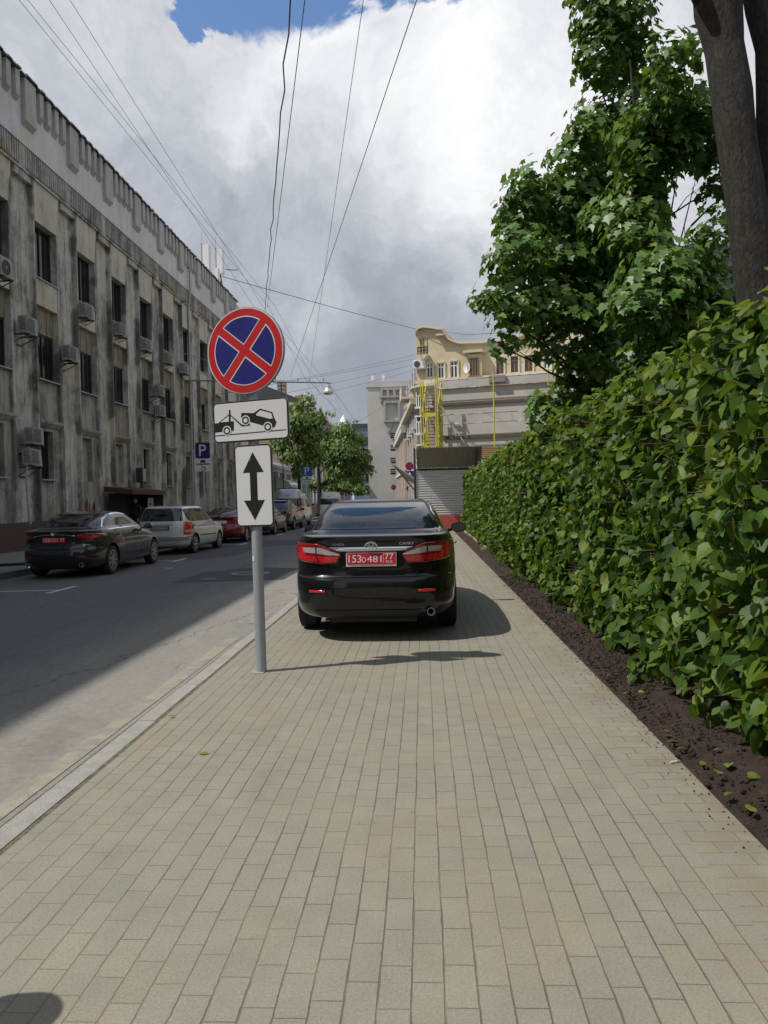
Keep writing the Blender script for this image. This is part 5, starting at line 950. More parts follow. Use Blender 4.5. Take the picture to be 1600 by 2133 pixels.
for ax in ('right', 'left'): sv.patch('side_window', [(.55, 1.2), (.85, 1.5), (1.7, 1.585), (1.75, 1.16)], ax, CGLT, .004, .06); sv.patch('side_window', [(1.82, 1.16), (1.77, 1.585), (2.3, 1.56), (3.0, 1.25), (3.15, 1.17)], ax, CGLT, .004, .06)
for f in (lambda q: q, both): sv.patch('tail_light', f([(-.88, 1.08), (-.55, 1.08), (-.6, .95), (-.9, .92)]), 'back', REDL, .01, .04, thick=.006)
for sd in (-1, 1): b = MB(); b.tube([(sd * .62, .85, 1.60), (sd * .62, .95, 1.70), (sd * .62, 2.2, 1.72), (sd * .62, 2.35, 1.64)], .02, 6); b.build('roof_rail', ALU, sv.t, smooth=50)
sv.t.location = (-8.1, 41.0, RZ(-8.1))
# vans
def van(label, mat, loc, H=2.28, L=5.2, W=1.88, grp='vans parked further up the street'):
    w = W / 2; K = [(.26, .2, L - .2, w - .1, 6), (.34, .05, L - .05, w - .02, 6), (.5, .0, L, w, 6), (.66, .02, L - .02, w, 6), (.69, .05, L - .03, w, 6), (.95, .05, L - .15, w, 6), (1.10, .06, L - .42, w - .01, 6), (1.25, .08, L - .66, w - .03, 6), (1.6, .13, L - 1.0, w - .085, 6), (1.86, .19, L - 1.3, w - .125, 6), (1.95, .22, L - 1.45, w - .15, 6), (H - .12, .34, L - 1.9, w - .25, 5.5), (H - .03, .48, L - 2.2, w - .34, 5), (H, .75, L - 2.5, w - .48, 4.5)]
    c = Car('parked_van', label, K, L, mat, (1.02, 3.75), .335, under=.26, group=grp); put_wheels(c, (1.02, 3.75), .335, 6)
    c.patch('rear_window', [(-w * .80, 1.27), (w * .80, 1.27), (w * .76, 1.80), (-w * .76, 1.80)], 'back', CGL, .005, .06); c.patch('windscreen', [(-w * .8, 1.3), (w * .8, 1.3), (w * .74, 1.85), (-w * .74, 1.85)], 'front', CGL, .005, .08)
    for ax in ('right', 'left'):
        c.patch('side_window', [(.3, 1.28), (.36, 1.80), (2.0, 1.82), (2.0, 1.27)], ax, CGLT, .005, .08); c.patch('side_window', [(2.08, 1.27), (2.08, 1.82), (3.1, 1.82), (3.1, 1.27)], ax, CGLT, .005, .08); c.patch('side_window', [(3.18, 1.25), (3.18, 1.82), (3.55, 1.80), (4.2, 1.28)], ax, CGLT, .005, .08)
        c.line('door_gap', [(2.04, .4), (2.04, 1.25)], ax); c.line('door_gap', [(3.14, .4), (3.14, 1.25)], ax)
    for f in (lambda q: q, both): c.patch('tail_light', f([(-w * .97, 1.24), (-w * .86, 1.24), (-w * .84, .80), (-w * .99, .80)]), 'back', REDL, .01, .04, thick=.006)
    c.line('boot_gap', [(-w * .82, 1.95), (-w * .83, .70), (w * .83, .70), (w * .82, 1.95)], 'back'); y_ = c.cast((0, .95), 'back')[0].y; b = MB(); b.box(-.26, .26, y_ - .03, y_, .9, 1.02); b.build('number_plate', PLW, c.t); c.patch('brake_light', [(-.12, 1.98), (.12, 1.98), (.12, 1.94), (-.12, 1.94)], 'back', REDD, .01, .05, thick=.01)
    mirrors(c, 4.0, 1.35, mat, w - .02); c.t.location = loc; return c
van('silver grey high roof van parked under the blue parking sign', paint('van_silver', (.40, .42, .46), .4, .35), (-8.55, 47.2, RZ(-8.6)), H=2.4)
van('white high roof van at the end of the row, under the street trees', paint('van_white', (.72, .72, .72), .0, .4), (-8.25, 66, RZ(-8.3)), H=2.42)
# ================================================================ signs
SRED = pm('sign_red', (.50, .018, .022), .35, var=.04, scale=4, coat=.3); SBLU = pm('sign_blue', (.018, .020, .17), .35, var=.06, scale=4, coat=.3); SWHT = pm('sign_white', (.66, .66, .655), .4, var=.05, scale=3, coat=.2); SBLK = pm('sign_black', (.010, .010, .010), .5, var=.05); SBAK = pm('sign_back', (.32, .33, .33), .5, .5, var=.1); POLE = pm('galvanised', (.33, .37, .38), .55, .25, var=.10, scale=8, stretch=(1, 1, .2), bump=.15); PBLUE = pm('parking_blue', (.012, .10, .42), .35, var=.03, coat=.3); PBLD = pm('parking_blue_dark', (.018, .016, .13), .4, var=.04)
def rrect(x0, x1, z0, z1, r, n=6):
    P = []
    for cx, cz, a0 in ((x1 - r, z1 - r, 0), (x0 + r, z1 - r, 90), (x0 + r, z0 + r, 180), (x1 - r, z0 + r, 270)):
        P += [(cx + r * math.cos(R(a0 + 90 * i / n)), cz + r * math.sin(R(a0 + 90 * i / n))) for i in range(n + 1)]
    return P
def circ(cx, cz, r, n=56): return [(cx + r * math.cos(2 * PI * i / n), cz + r * math.sin(2 * PI * i / n)) for i in range(n)]
def annulus(mb, cx, cz, r0, r1, y0, y1, m=0, n=32): mb.lathe([(r0, y0), (r1, y0), (r1, y1), (r0, y1), (r0, y0)], n, 'y', (cx, 0, cz), m)
px0 = Vector((-1.418, 6.42, 0))
sp = thing('road_sign', 'post with round no stopping sign, tow truck plate and double arrow plate', 'road sign', tuple(px0))
lean = Matrix.Rotation(R(-0.55), 4, 'Y')
mb = MB(); mb.lathe([(.046, -.05), (.046, 3.02), (.043, 3.035), (0, 3.04)], 20); mb.v = [tuple(lean @ Vector(p)) for p in mb.v]; mb.build('pole', POLE, sp, smooth=40)
mb = MB(); mb.box(-.085, .045, -.10, .05, -.02, .007); mb.build('foot', KERB, sp, bevel=.008)
def face(dz, yaw, roll, dx=0, tilt=0): return Matrix.Translation((dx, 0, dz)) @ Matrix.Rotation(yaw, 4, 'Z') @ Matrix.Translation((0, -.062, 0)) @ Matrix.Rotation(tilt, 4, 'X') @ Matrix.Rotation(-roll, 4, 'Y')
def onto(mb, M): mb.v = [tuple(M @ Vector(p)) for p in mb.v]; return mb
# round sign: red ring and cross, white lines, blue quarters
Mr = face(2.752, R(-17), R(6.6), -.045)
RR = .37
mb = MB(); mb.lathe([(0, .0), (RR, .0), (RR, .022), (RR - .02, .026), (0, .010)], 64, 'y'); d = onto(mb, Mr).build('round_sign', SBAK, sp, smooth=30)
mb = MB(); mb.lathe([(0, -.001), (RR - .006, -.001), (RR - .006, -.0035), (0, -.0035)], 64, 'y'); onto(mb, Mr).build('white_disc', SWHT, d)
mb = MB(); mb.lathe([(0, -.0038), (RR - .014, -.0038), (RR - .014, -.006), (0, -.006)], 64, 'y'); onto(mb, Mr).build('red_disc', SRED, d)
def quad(r, h, rot):
    a0 = math.asin(h / r); P = [(h, h)] + [(r * math.cos(a0 + (PI / 2 - 2 * a0) * i / 18), r * math.sin(a0 + (PI / 2 - 2 * a0) * i / 18)) for i in range(19)]
    c, s = math.cos(rot), math.sin(rot); return [(x * c - z * s, x * s + z * c) for x, z in P]
mb = MB(); m2 = MB()
for k in range(4): mb.prism(quad(.294, .034, R(45 + 90 * k)), 'y', -.0063, -.0075); m2.prism(quad(.285, .043, R(45 + 90 * k)), 'y', -.0078, -.009)
onto(mb, Mr).build('white_outline', SWHT, d); onto(m2, Mr).build('blue_quarter', SBLU, d)
def plate_sign(name, M, w, h, par, face_m=SWHT, rim=SBLK, r=.045, b=.0145):
    mb = MB(); mb.prism(rrect(-w / 2, w / 2, -h / 2, h / 2, r), 'y', 0, .012); p = onto(mb, M).build(name, SBAK, par)
    mb = MB(); mb.prism(rrect(-w / 2 + .002, w / 2 - .002, -h / 2 + .002, h / 2 - .002, r), 'y', -.0012, -.003); onto(mb, M).build('black_border', rim, p)
    mb = MB(); mb.prism(rrect(-w / 2 + b, w / 2 - b, -h / 2 + b, h / 2 - b, max(.008, r - b)), 'y', -.0033, -.0048); onto(mb, M).build('white_face', face_m, p); return p
# tow truck plate
Mt = face(2.158, R(-16), R(1.0), -.012); pl = plate_sign('tow_plate', Mt, .72, .352, sp)
o0 = np.array([82., 874.]); eX = np.array([740., -34.]) / .70; eZ = np.array([23., 398.]) / .365; A = np.linalg.inv(np.array([eX, eZ]).T)
def tp(L):
    out = []
    for u, v in L: a, b = A @ (np.array([u, v]) - o0); out.append((a - .35, .1825 - b))
    return out
mb = MB(); Y0, Y1 = -.0052, -.0062
mb.prism(tp([(86, 1074), (135, 1071), (243, 990), (243, 951), (260, 951), (261, 990), (268, 1001), (381, 1092), (461, 1087), (462, 1101), (378, 1108), (262, 1008), (263, 1058), (297, 1058), (296, 1145), (270, 1147), (90, 1160)]), 'y', Y0, Y1)
mb.prism(tp([(372, 985), (388, 982), (495, 988), (514, 977), (562, 948), (683, 984), (704, 1038), (727, 1078), (706, 1124), (684, 1124), (600, 1106), (460, 1066), (455, 1040), (378, 1030), (368, 1020)]), 'y', Y0, Y1)
mb.prism(tp([(92, 1187), (820, 1144), (820, 1152), (93, 1195)]), 'y', Y0, Y1); onto(mb, Mt).build('tow_pictogram', SBLK, pl)
mb = MB(); mb.prism(tp([(160, 1064), (243, 1004), (245, 1060)]), 'y', Y1 - .0003, Y1 - .0012); onto(mb, Mt).build('white_cutout', SWHT, pl); mb = MB(); mb.prism(tp([(520, 1000), (565, 964), (672, 994), (690, 1040), (664, 1046), (528, 1010)]), 'y', Y1 - .0003, Y1 - .0012)
wh = [(226, 1145), (416, 1052), (641, 1118)]
onto(mb, Mt).build('white_cutout', SWHT, pl)
for c in wh:
    (x, z), = tp([c]); mb = MB(); mb.prism(circ(x, z, .042, 32), 'y', Y1 - .0003, Y1 - .0012); onto(mb, Mt).build('white_cutout', SWHT, pl)
    mb = MB(); annulus(mb, x, z, .0205, .0325, Y1 - .0024, Y1 - .0014); onto(mb, Mt).build('wheel_ring', SBLK, pl)
# double arrow plate
Ma = face(1.605, R(-16), R(.9), .005); pl = plate_sign('arrow_plate', Ma, .36, .70, sp)
mb = MB(); mb.prism([(0, .285), (.10, .112), (.034, .112), (.034, -.125), (.10, -.125), (0, -.295), (-.10, -.125), (-.034, -.125), (-.034, .112), (-.10, .112)], 'y', -.0052, -.0062); onto(mb, Ma).build('double_arrow', SBLK, pl)
mb = MB()
for z in (2.86, 2.55, 2.23, 2.06, 1.83, 1.38):
    mb.lathe([(.049, z - .015), (.053, z - .015), (.053, z + .015), (.049, z + .015), (.049, z - .015)], 18); mb.box(-.03, .03, -.058, -.046, z - .012, z + .012)
mb.v = [tuple(lean @ Vector(p)) for p in mb.v]; mb.build('clamp', SBAK, sp)
mb = MB(); mb.prism(rrect(-.012, .012, -.02, .02, .003), 'y', -.0015, 0); onto(mb, lean @ Matrix.Translation((-.028, -.038, .98)) @ Matrix.Rotation(R(-36), 4, 'Z')).build('sticker', SWHT, sp)
# parking sign with wheelchair plate by the dark building, and the far blue one
def car_pict(mb, x, z, s, y0, y1):
    mb.prism([(x - .10 * s, z - .06 * s), (x - .10 * s, z + .01 * s), (x - .065 * s, z + .075 * s), (x + .065 * s, z + .075 * s), (x + .10 * s, z + .01 * s), (x + .10 * s, z - .06 * s), (x + .065 * s, z - .06 * s), (x + .065 * s, z - .03 * s), (x - .065 * s, z - .03 * s), (x - .065 * s, z - .06 * s)], 'y', y0, y1)
def parking(loc, label, zc, w, blue, second, pole_h, name='parking_sign', yaw=-4, grp=None):
    t = thing(name, label, 'parking sign', loc, R(yaw), grp); mb = MB(); mb.tube([(0, .05, 0), (0, .05, pole_h)], .035, 8); mb.build('pole', POLE, t, smooth=50)
    h = w * 1.03; mb = MB(); mb.prism(rrect(-w / 2, w / 2, zc - h / 2, zc + h / 2, .03), 'y', 0, .012); p = mb.build('blue_plate', blue, t)
    mb = MB(); text_mb(mb, 'P', h * .74, 0, zc - h * .37, -.003, 0, 'CENTER', width=h * .46); mb.build('letter', SWHT, p)
    z = zc - h / 2 - .03; mb = MB(); mb.prism(rrect(-w / 2, w / 2, z - w * .36, z, .03), 'y', 0, .012); q = mb.build('car_plate', SWHT, t); mb = MB(); car_pict(mb, 0, z - w * .19, 1.05, -.004, -.001); mb.box(-w / 2 + .01, w / 2 - .01, -.004, -.001, z - w * .36 + .0, z - w * .36 + .03); mb.build('pictogram', SBLK, q)
    z -= w * .36 + .03; mb = MB(); mb.prism(rrect(-w / 2, w / 2, z - w * .42, z, .03), 'y', 0, .012); q = mb.build('lower_plate', SWHT, t); mb = MB()
    if second == 'chair':
        annulus(mb, .0, z - w * .27, w * .10, w * .135, -.004, -.001, n=20); mb.prism([(-.055, z - .02), (-.02, z - .02), (-.01, z - w * .15), (.07, z - w * .17), (.13, z - w * .30), (.18, z - w * .29), (.18, z - w * .26), (.14, z - w * .27), (.09, z - w * .135), (-.0, z - w * .115), (-.02, z - .02)][:-1], 'y', -.004, -.001)
    else: text_mb(mb, '8-20', w * .20, 0, z - w * .31, -.003, 0, 'CENTER', width=w * .7)
    mb.build('pictogram', SBLK, q); return t
p = at(422, 938, 30.5); parking((p.x, 30.5, 0), 'dark blue parking sign with a wheelchair plate, in front of the grey facade', p.z, .62, PBLD, 'chair', p.z + .2)
p = at(639.5, 978, 55); parking((p.x, 55, -.1), 'bright blue parking sign with two white plates above the silver van', p.z, .70, PBLUE, 'time', p.z + .3)
p = at(717, 1002, 92); parking((p.x, 92, -.1), 'small far parking sign in the shade of the street trees', p.z, .75, PBLUE, 'time', p.z + .3)
# far no stopping signs at the site fence
def round_far(loc, zc, r, label, extra=None, rz=0):
    t = thing('road_sign', label, 'road sign', loc, rz); mb = MB(); mb.tube([(0, .05, 0), (0, .05, zc + r)], .035, 8); mb.build('pole', POLE, t)
    mb = MB(); mb.lathe([(0, 0), (r, 0), (r, .02), (0, .02)], 28, 'y', (0, 0, zc)); d = mb.build('round_plate', SRED, t); mb = MB(); mb.lathe([(0, -.002), (r * .78, -.002), (r * .78, -.004), (0, -.004)], 28, 'y', (0, 0, zc)); mb.build('blue_disc', SBLU, d)
    mb = MB(); mb.bar((-r * .6, -.008, zc + r * .6), (r * .6, -.008, zc - r * .6), .006, r * .2); mb.bar((-r * .6, -.011, zc - r * .6), (r * .6, -.011, zc + r * .6), .006, r * .2); mb.build('red_cross', SRED, d)
    if extra: mb = MB(); mb.prism(rrect(-.35, .35, zc - r - .75, zc - r - .05, .03), 'y', 0, .015); e = mb.build('blue_plate', SBLU, t); mb = MB(); mb.prism([(0, zc - r - .12), (.15, zc - r - .35), (.05, zc - r - .35), (.05, zc - r - .68), (-.05, zc - r - .68), (-.05, zc - r - .35), (-.15, zc - r - .35)], 'y', -.004, -.001); mb.build('arrow', SWHT, e)
    return t
p = at(853, 971, 60); round_far((p.x, 60, 0), p.z, .33, 'far round no stopping sign just left of the metal fence', True)
p = at(852, 1017, 72); round_far((p.x, 72, 0), p.z, .28, 'lower far round sign on a thin post by the pink townhouse')
p = at(820, 1015, 84); round_far((p.x, 84, 0), p.z, .30, 'far round sign at the foot of the grey block')
# ================================================================ foliage
def m_leaf(cols, rough, transl, spec=.5):
    def f(g, b):
        a = g.n('ShaderNodeAttribute', attribute_name='rnd'); oc = g.n('ShaderNodeTexCoord').outputs['Object']
        c = g.ramp(a.outputs['Fac'], [(i / (len(cols) - 1), q) for i, q in enumerate(cols)]); c = g.vm('SCALE', c, g.m('MULTIPLY_ADD', g.noise(oc, 45, 3, .6), .6, .7)); c = g.mix(g.n('ShaderNodeNewGeometry').outputs['Backfacing'], c, g.vm('ADD', g.vm('SCALE', c, .95), (.03, .035, .022)))
        g.put(b.inputs['Base Color'], c); b.inputs['Roughness'].default_value = rough; b.inputs['Specular IOR Level'].default_value = spec
        tr = g.n('ShaderNodeBsdfTranslucent'); g.put(tr.inputs[0], g.vm('MULTIPLY', c, (1.5, 1.5, .55))); mx = g.n('ShaderNodeMixShader'); mx.inputs[0].default_value = transl
        out = [n for n in g.nt.nodes if n.type == 'OUTPUT_MATERIAL'][0]; g.L.new(b.outputs[0], mx.inputs[1]); g.L.new(tr.outputs[0], mx.inputs[2]); g.L.new(mx.outputs[0], out.inputs[0])
    return f
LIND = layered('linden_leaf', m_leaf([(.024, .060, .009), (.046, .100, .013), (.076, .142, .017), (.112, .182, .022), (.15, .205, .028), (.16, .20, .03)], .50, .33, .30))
MAPL = layered('maple_leaf', m_leaf([(.055, .115, .028), (.08, .16, .036), (.11, .21, .046), (.145, .25, .052), (.21, .30, .06)], .45, .26, .5))
STRT = layered('street_leaf', m_leaf([(.075, .13, .026), (.11, .175, .034), (.15, .225, .042), (.20, .275, .055)], .5, .3))
FALL = layered('fallen_leaf', m_leaf([(.10, .15, .02), (.16, .20, .03), (.22, .22, .05)], .5, .25))
BARK = pm('dark_bark', (.024, .020, .017), .9, var=.3, scale=7, stretch=(4, 4, 1.3), bump=1.0, bscale=14, col2=(.048, .042, .036)); TWIG = pm('twig', (.085, .06, .042), .85, var=.2, scale=10); BARKL = pm('light_bark', (.16, .135, .11), .9, var=.25, scale=6, stretch=(2, 2, .5), bump=.6, col2=(.06, .05, .045))
HEART = (np.array([(0, 0, 0), (.30, .0, .0), (.65, 0, -.02), (1.0, 0, -.10), (-.07, .24, .05), (.12, .44, .085), (.42, .47, .08), (.75, .24, .0), (-.07, -.24, .05), (.12, -.44, .085), (.42, -.47, .08), (.75, -.24, .0)], float), [(0, 1, 2, 3, 7, 6, 5, 4), (0, 8, 9, 10, 11, 3, 2, 1)])
MAPLE = (np.array([(0, 0, 0), (.40, 0, .0), (1.0, 0, -.12), (-.10, .22, .02), (.02, .60, -.02), (.20, .38, .05), (.42, .66, -.04), (.58, .30, .04), (.72, .16, .0), (-.10, -.22, .02), (.02, -.60, -.02), (.20, -.38, .05), (.42, -.66, -.04), (.58, -.30, .04), (.72, -.16, .0)], float), [(0, 1, 2, 8, 7, 6, 5, 4, 3), (0, 9, 10, 11, 12, 13, 14, 2, 1)])
DIAM = (np.array([(0, 0, 0), (.45, .32, .03), (1, 0, -.06), (.45, -.32, .03)], float), [(0, 1, 2), (0, 2, 3)][::1])
def leaves(name, shape, pos, nor, tip, size, mat, parent, rnd=None, curl=None):
    """one mesh of many small leaves: pos, nor, tip (N,3), size (N,)"""
    S, Fc = shape; N = len(pos); nor = nor / np.linalg.norm(nor, axis=1, keepdims=True); tip = tip - nor * (tip * nor).sum(1, keepdims=True); tip /= np.linalg.norm(tip, axis=1, keepdims=True) + 1e-9; sid = np.cross(nor, tip)
    cu = np.ones(N) if curl is None else curl
    V = pos[:, None, :] + size[:, None, None] * (S[None, :, 0:1] * tip[:, None, :] + S[None, :, 1:2] * sid[:, None, :] + S[None, :, 2:3] * cu[:, None, None] * nor[:, None, :])
    k = len(S); me = bpy.data.meshes.new(name); me.vertices.add(N * k); me.vertices.foreach_set('co', V.reshape(-1).astype(np.float32))
    lt = np.concatenate([np.array(f) for f in Fc]); lens = np.array([len(f) for f in Fc]); idx = (lt[None, :] + (np.arange(N) * k)[:, None]).reshape(-1)
    me.loops.add(len(idx)); me.loops.foreach_set('vertex_index', idx.astype(np.int32)); ln = np.tile(lens, N); me.polygons.add(len(ln)); me.polygons.foreach_set('loop_start', np.concatenate([[0], np.cumsum(ln)[:-1]]).astype(np.int32))
    at_ = me.attributes.new('rnd', 'FLOAT', 'POINT'); r = rng.random(N) if rnd is None else rnd; at_.data.foreach_set('value', np.repeat(r, k).astype(np.float32))
    me.update(calc_edges=True); me.validate(); me.materials.append(mat); return link(name, me, parent)
def vnoise(y, z, s=0): return np.sin(y * 1.9 + s) * np.cos(z * 2.3 + 1.7 * s) + .6 * np.sin(y * 4.7 + 2.1 * z + s) + .4 * np.sin(9.1 * y - 5.3 * z + 3 * s) + .3 * np.sin(17 * y + 11 * z)
# ---- clipped hedge
hd = thing('hedge', 'tall clipped linden hedge running along the soil bed on the right', 'hedge', (2.4, 16, 0))
def hedge_pts(n, y0, y1, sz0, sz1, deep):
    y = rng.uniform(y0, y1, n); z = .02 + 2.56 * rng.random(n); top = rng.random(n) < .16
    nz = vnoise(y, z); dep = np.abs(rng.normal(0, deep, n)); prof = 1.66 + .23 * np.clip((z - .25) / 2.2, 0, 1) ** .8 - .06 * np.sin(np.clip(z / 2.5, 0, 1) * PI) + .10 * (z > 2.2) * (z - 2.2) + .075 * nz + .05 * vnoise(2.3 * y, 2.1 * z, 4)
    low = .22 + .15 * vnoise(y, 0 * y, 3) + .10 * (rng.random(n) - .5); lift = np.clip((low - z), 0, None); keep = (z > low) | (rng.random(n) < .12)
    x = prof + dep + .10 * np.clip((y - 15) / 12, 0, 1); x = np.where(top, rng.uniform(1.85, 3.3, n), x); z = np.where(top, 2.50 + .07 * vnoise(x, y, 2) + rng.normal(0, .05, n), z)
    hole = (vnoise(y * 1.1, z * 1.3, 5) + .5 * vnoise(y * 3.1, z * 2.7, 1) > .62) & (~top) & (dep < .25); keep &= ~(hole & (rng.random(n) < .85))
    P = np.stack([x, y, z], 1)[keep]; m = len(P); tp_ = top[keep]
    N_ = np.stack([-.6 + .55 * rng.normal(0, 1, m), -.12 + .65 * rng.normal(0, 1, m), .5 + .6 * rng.normal(0, 1, m)], 1); N_[tp_] = np.stack([-.3 + .4 * rng.normal(0, 1, tp_.sum()), .4 * rng.normal(0, 1, tp_.sum()), .9 + .2 * rng.normal(0, 1, tp_.sum())], 1)
    T_ = np.stack([-.35 + .4 * rng.normal(0, 1, m), .6 * rng.normal(0, 1, m), -.75 + .3 * rng.normal(0, 1, m)], 1)
    s = rng.uniform(sz0, sz1, m) * np.where(rng.random(m) < .25, .7, 1.0)
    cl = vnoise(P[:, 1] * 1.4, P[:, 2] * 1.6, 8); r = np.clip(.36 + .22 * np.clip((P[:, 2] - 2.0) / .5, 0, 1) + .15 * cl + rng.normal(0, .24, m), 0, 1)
    return P, N_, T_, s, r
sets = [hedge_pts(17500, 1.2, 8.5, .05, .13, .17), hedge_pts(26000, 8.5, 19, .06, .12, .16), hedge_pts(18000, 19, 33.2, .08, .135, .15)]
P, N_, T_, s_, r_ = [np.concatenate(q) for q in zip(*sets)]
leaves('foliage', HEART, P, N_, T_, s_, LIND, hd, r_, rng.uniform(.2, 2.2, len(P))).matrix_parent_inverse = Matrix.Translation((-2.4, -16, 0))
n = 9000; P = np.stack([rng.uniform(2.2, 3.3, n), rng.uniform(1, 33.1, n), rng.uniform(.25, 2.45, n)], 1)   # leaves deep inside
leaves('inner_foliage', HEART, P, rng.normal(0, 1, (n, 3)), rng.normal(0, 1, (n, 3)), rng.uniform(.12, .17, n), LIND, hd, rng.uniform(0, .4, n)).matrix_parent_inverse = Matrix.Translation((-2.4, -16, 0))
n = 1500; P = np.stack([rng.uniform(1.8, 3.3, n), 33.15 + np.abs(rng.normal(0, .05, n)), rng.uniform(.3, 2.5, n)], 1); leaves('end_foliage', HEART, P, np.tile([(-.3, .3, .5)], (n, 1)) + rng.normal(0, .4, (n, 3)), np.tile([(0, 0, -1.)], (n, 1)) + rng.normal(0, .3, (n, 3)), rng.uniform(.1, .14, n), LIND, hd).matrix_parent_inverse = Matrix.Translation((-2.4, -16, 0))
mb = MB()
for k in range(150):
    y = 1.3 + k * .21 + random.uniform(-.06, .06)
    if y > 33: break
    x = random.choice([2.15, 2.45, 2.8]) + random.uniform(-.08, .08); p = [(x, y, -.05), (x + random.uniform(-.05, .05), y + random.uniform(-.08, .08), .7), (x + random.uniform(-.1, .1), y + random.uniform(-.15, .15), 1.6), (x + random.uniform(-.15, .15), y + random.uniform(-.2, .2), 2.4)]
    mb.tube(p, [.022, .018, .013, .006], 6)
    if y < 16:
        for q in range(6): z = random.uniform(.3, 2.2); d = random.uniform(-.25, .25); mb.tube([(x, y, z), (x - .25, y + d * .5, z + .12), (1.70 + random.uniform(-.1, .12), y + d, z + .16 + random.uniform(-.1, .1))], [.009, .006, .003], 4)
        if random.random() < .4: mb.tube([(x, y, .2), (x - .25, y - .1, .25), (x - .55, y - .3, .22 + random.uniform(-.1, .05))], [.007, .005, .003], 4)
wpart(mb, 'stem', TWIG, hd)
# ---- trees with crowns made of drooping leaf clumps
def clumps(blobs, per, size, shape, mat, name, parent, loc, spread=.30, density=1.0, bias=None):
    PP, NN, TT, SS, RR_ = [], [], [], [], []
    for c, r in blobs:
        c = np.array(c, float); nc = max(3, int(density * (r / .62) ** 2 * 42)); rb = rng.normal(0, .10)
        for _ in range(nc):
            d = rng.normal(0, 1, 3); d[2] = d[2] * .8 + .35; d /= np.linalg.norm(d); rr = r * (.92 - .5 * rng.random() ** 1.6) * (1 + .18 * math.sin(5 * d[0] + 3 * d[2] + c[0]))
            q = c + d * rr * np.array([1, 1, .85]); m = per + int(rng.integers(-3, 4)); off = rng.normal(0, 1, (m, 3)) * np.array([spread, spread, spread * .42]); rad = np.hypot(off[:, 0], off[:, 1]); off[:, 2] -= rad * .42
            kp_ = np.linalg.norm(q + off - c, axis=1) < r * 1.16; off = off[kp_]; rad = rad[kp_]; m = len(off)
            if m == 0: continue
            PP.append(q + off); nn = np.stack([d[0] * .8 + off[:, 0] * 1.6, d[1] * .8 + off[:, 1] * 1.6, .55 + 0 * rad], 1) + rng.normal(0, .28, (m, 3)); NN.append(nn)
            tt = np.stack([d[0] * .4 + off[:, 0] * 2, d[1] * .4 + off[:, 1] * 2, -1.1 + 0 * rad], 1) + rng.normal(0, .3, (m, 3)); TT.append(tt); SS.append(size * rng.uniform(.55, 1.25, m)); RR_.append(np.clip(.45 + rb + rng.normal(0, .1) + rng.normal(0, .17, m), 0, 1))
    P = np.concatenate(PP); o = leaves(name, shape, P, np.concatenate(NN), np.concatenate(TT), np.concatenate(SS), mat, parent, np.concatenate(RR_), rng.uniform(.4, 1.8, len(P))); o.matrix_parent_inverse = Matrix.Translation(-Vector(loc)); return o
def limb(mb, a, b, r0, r1, sag=0.0, n=5, sub=2):
    a = Vector(a); b = Vector(b); L = (b - a).length; pts = []
    for i in range(n + 1):
        t = i / n; p = a.lerp(b, t); p.z += sag * L * math.sin(t * PI); p += Vector((random.gauss(0, 1), random.gauss(0, 1), random.gauss(0, .6))) * L * .02 * (0 < i < n); pts.append(p)
    mb.tube(pts, [r0 + (r1 - r0) * i / n for i in range(n + 1)], 6)
    for k in range(sub): q = pts[random.randint(n // 2, n - 1)]; e = q + Vector((random.gauss(0, 1), random.gauss(0, 1), random.uniform(.0, 1))).normalized() * L * .3; mb.tube([q, q.lerp(e, .5) + Vector((0, 0, .03 * L)), e], [r1 * .9, r1 * .6, r1 * .25], 5)
def tree(label, base, topz, r0, blobs_px, leafsize, per, bark, name='maple_tree', shape=MAPLE, mat=MAPL, density=1.0, grp=None, spread=.25, lean=(0, 0), cat='tree', low=1.8):
    t = thing(name, label, cat, base, 0, grp); B = Vector(base); bl = []
    for u, v, r, Y in blobs_px: p = at(u, v, Y); bl.append((tuple(p), r / FPX * Y))
    tr = MB(); n = 9; pts = [B + Vector((lean[0] * (i / n) ** 1.3 + random.gauss(0, .03), lean[1] * (i / n) + random.gauss(0, .03), -.15 + (topz + .15) * i / n)) for i in range(n + 1)]
    tr.tube(pts, [r0 * (1.25 if i == 0 else 1) * (1 - .88 * (i / n)) for i in range(n + 1)], 10); wpart(tr, 'trunk', bark, t, smooth=60)
    for c, r in bl:
        lb = MB(); c = Vector(c); want = max(low, c.z - (c - pts[0]).xy.length * .55 - r * .3); i = min(range(n + 1), key=lambda k: abs(pts[k].z - want)); d = (c - pts[i]).length
        limb(lb, pts[i], c - Vector((0, 0, r * .1)), max(.015, r0 * (.22 + .05 * d) * (1 - .6 * i / n)), .010, .03, 6, 3); wpart(lb, 'limb', bark, t)
    clumps(bl, per, leafsize, shape, mat, 'crown', t, base, spread, density); return t
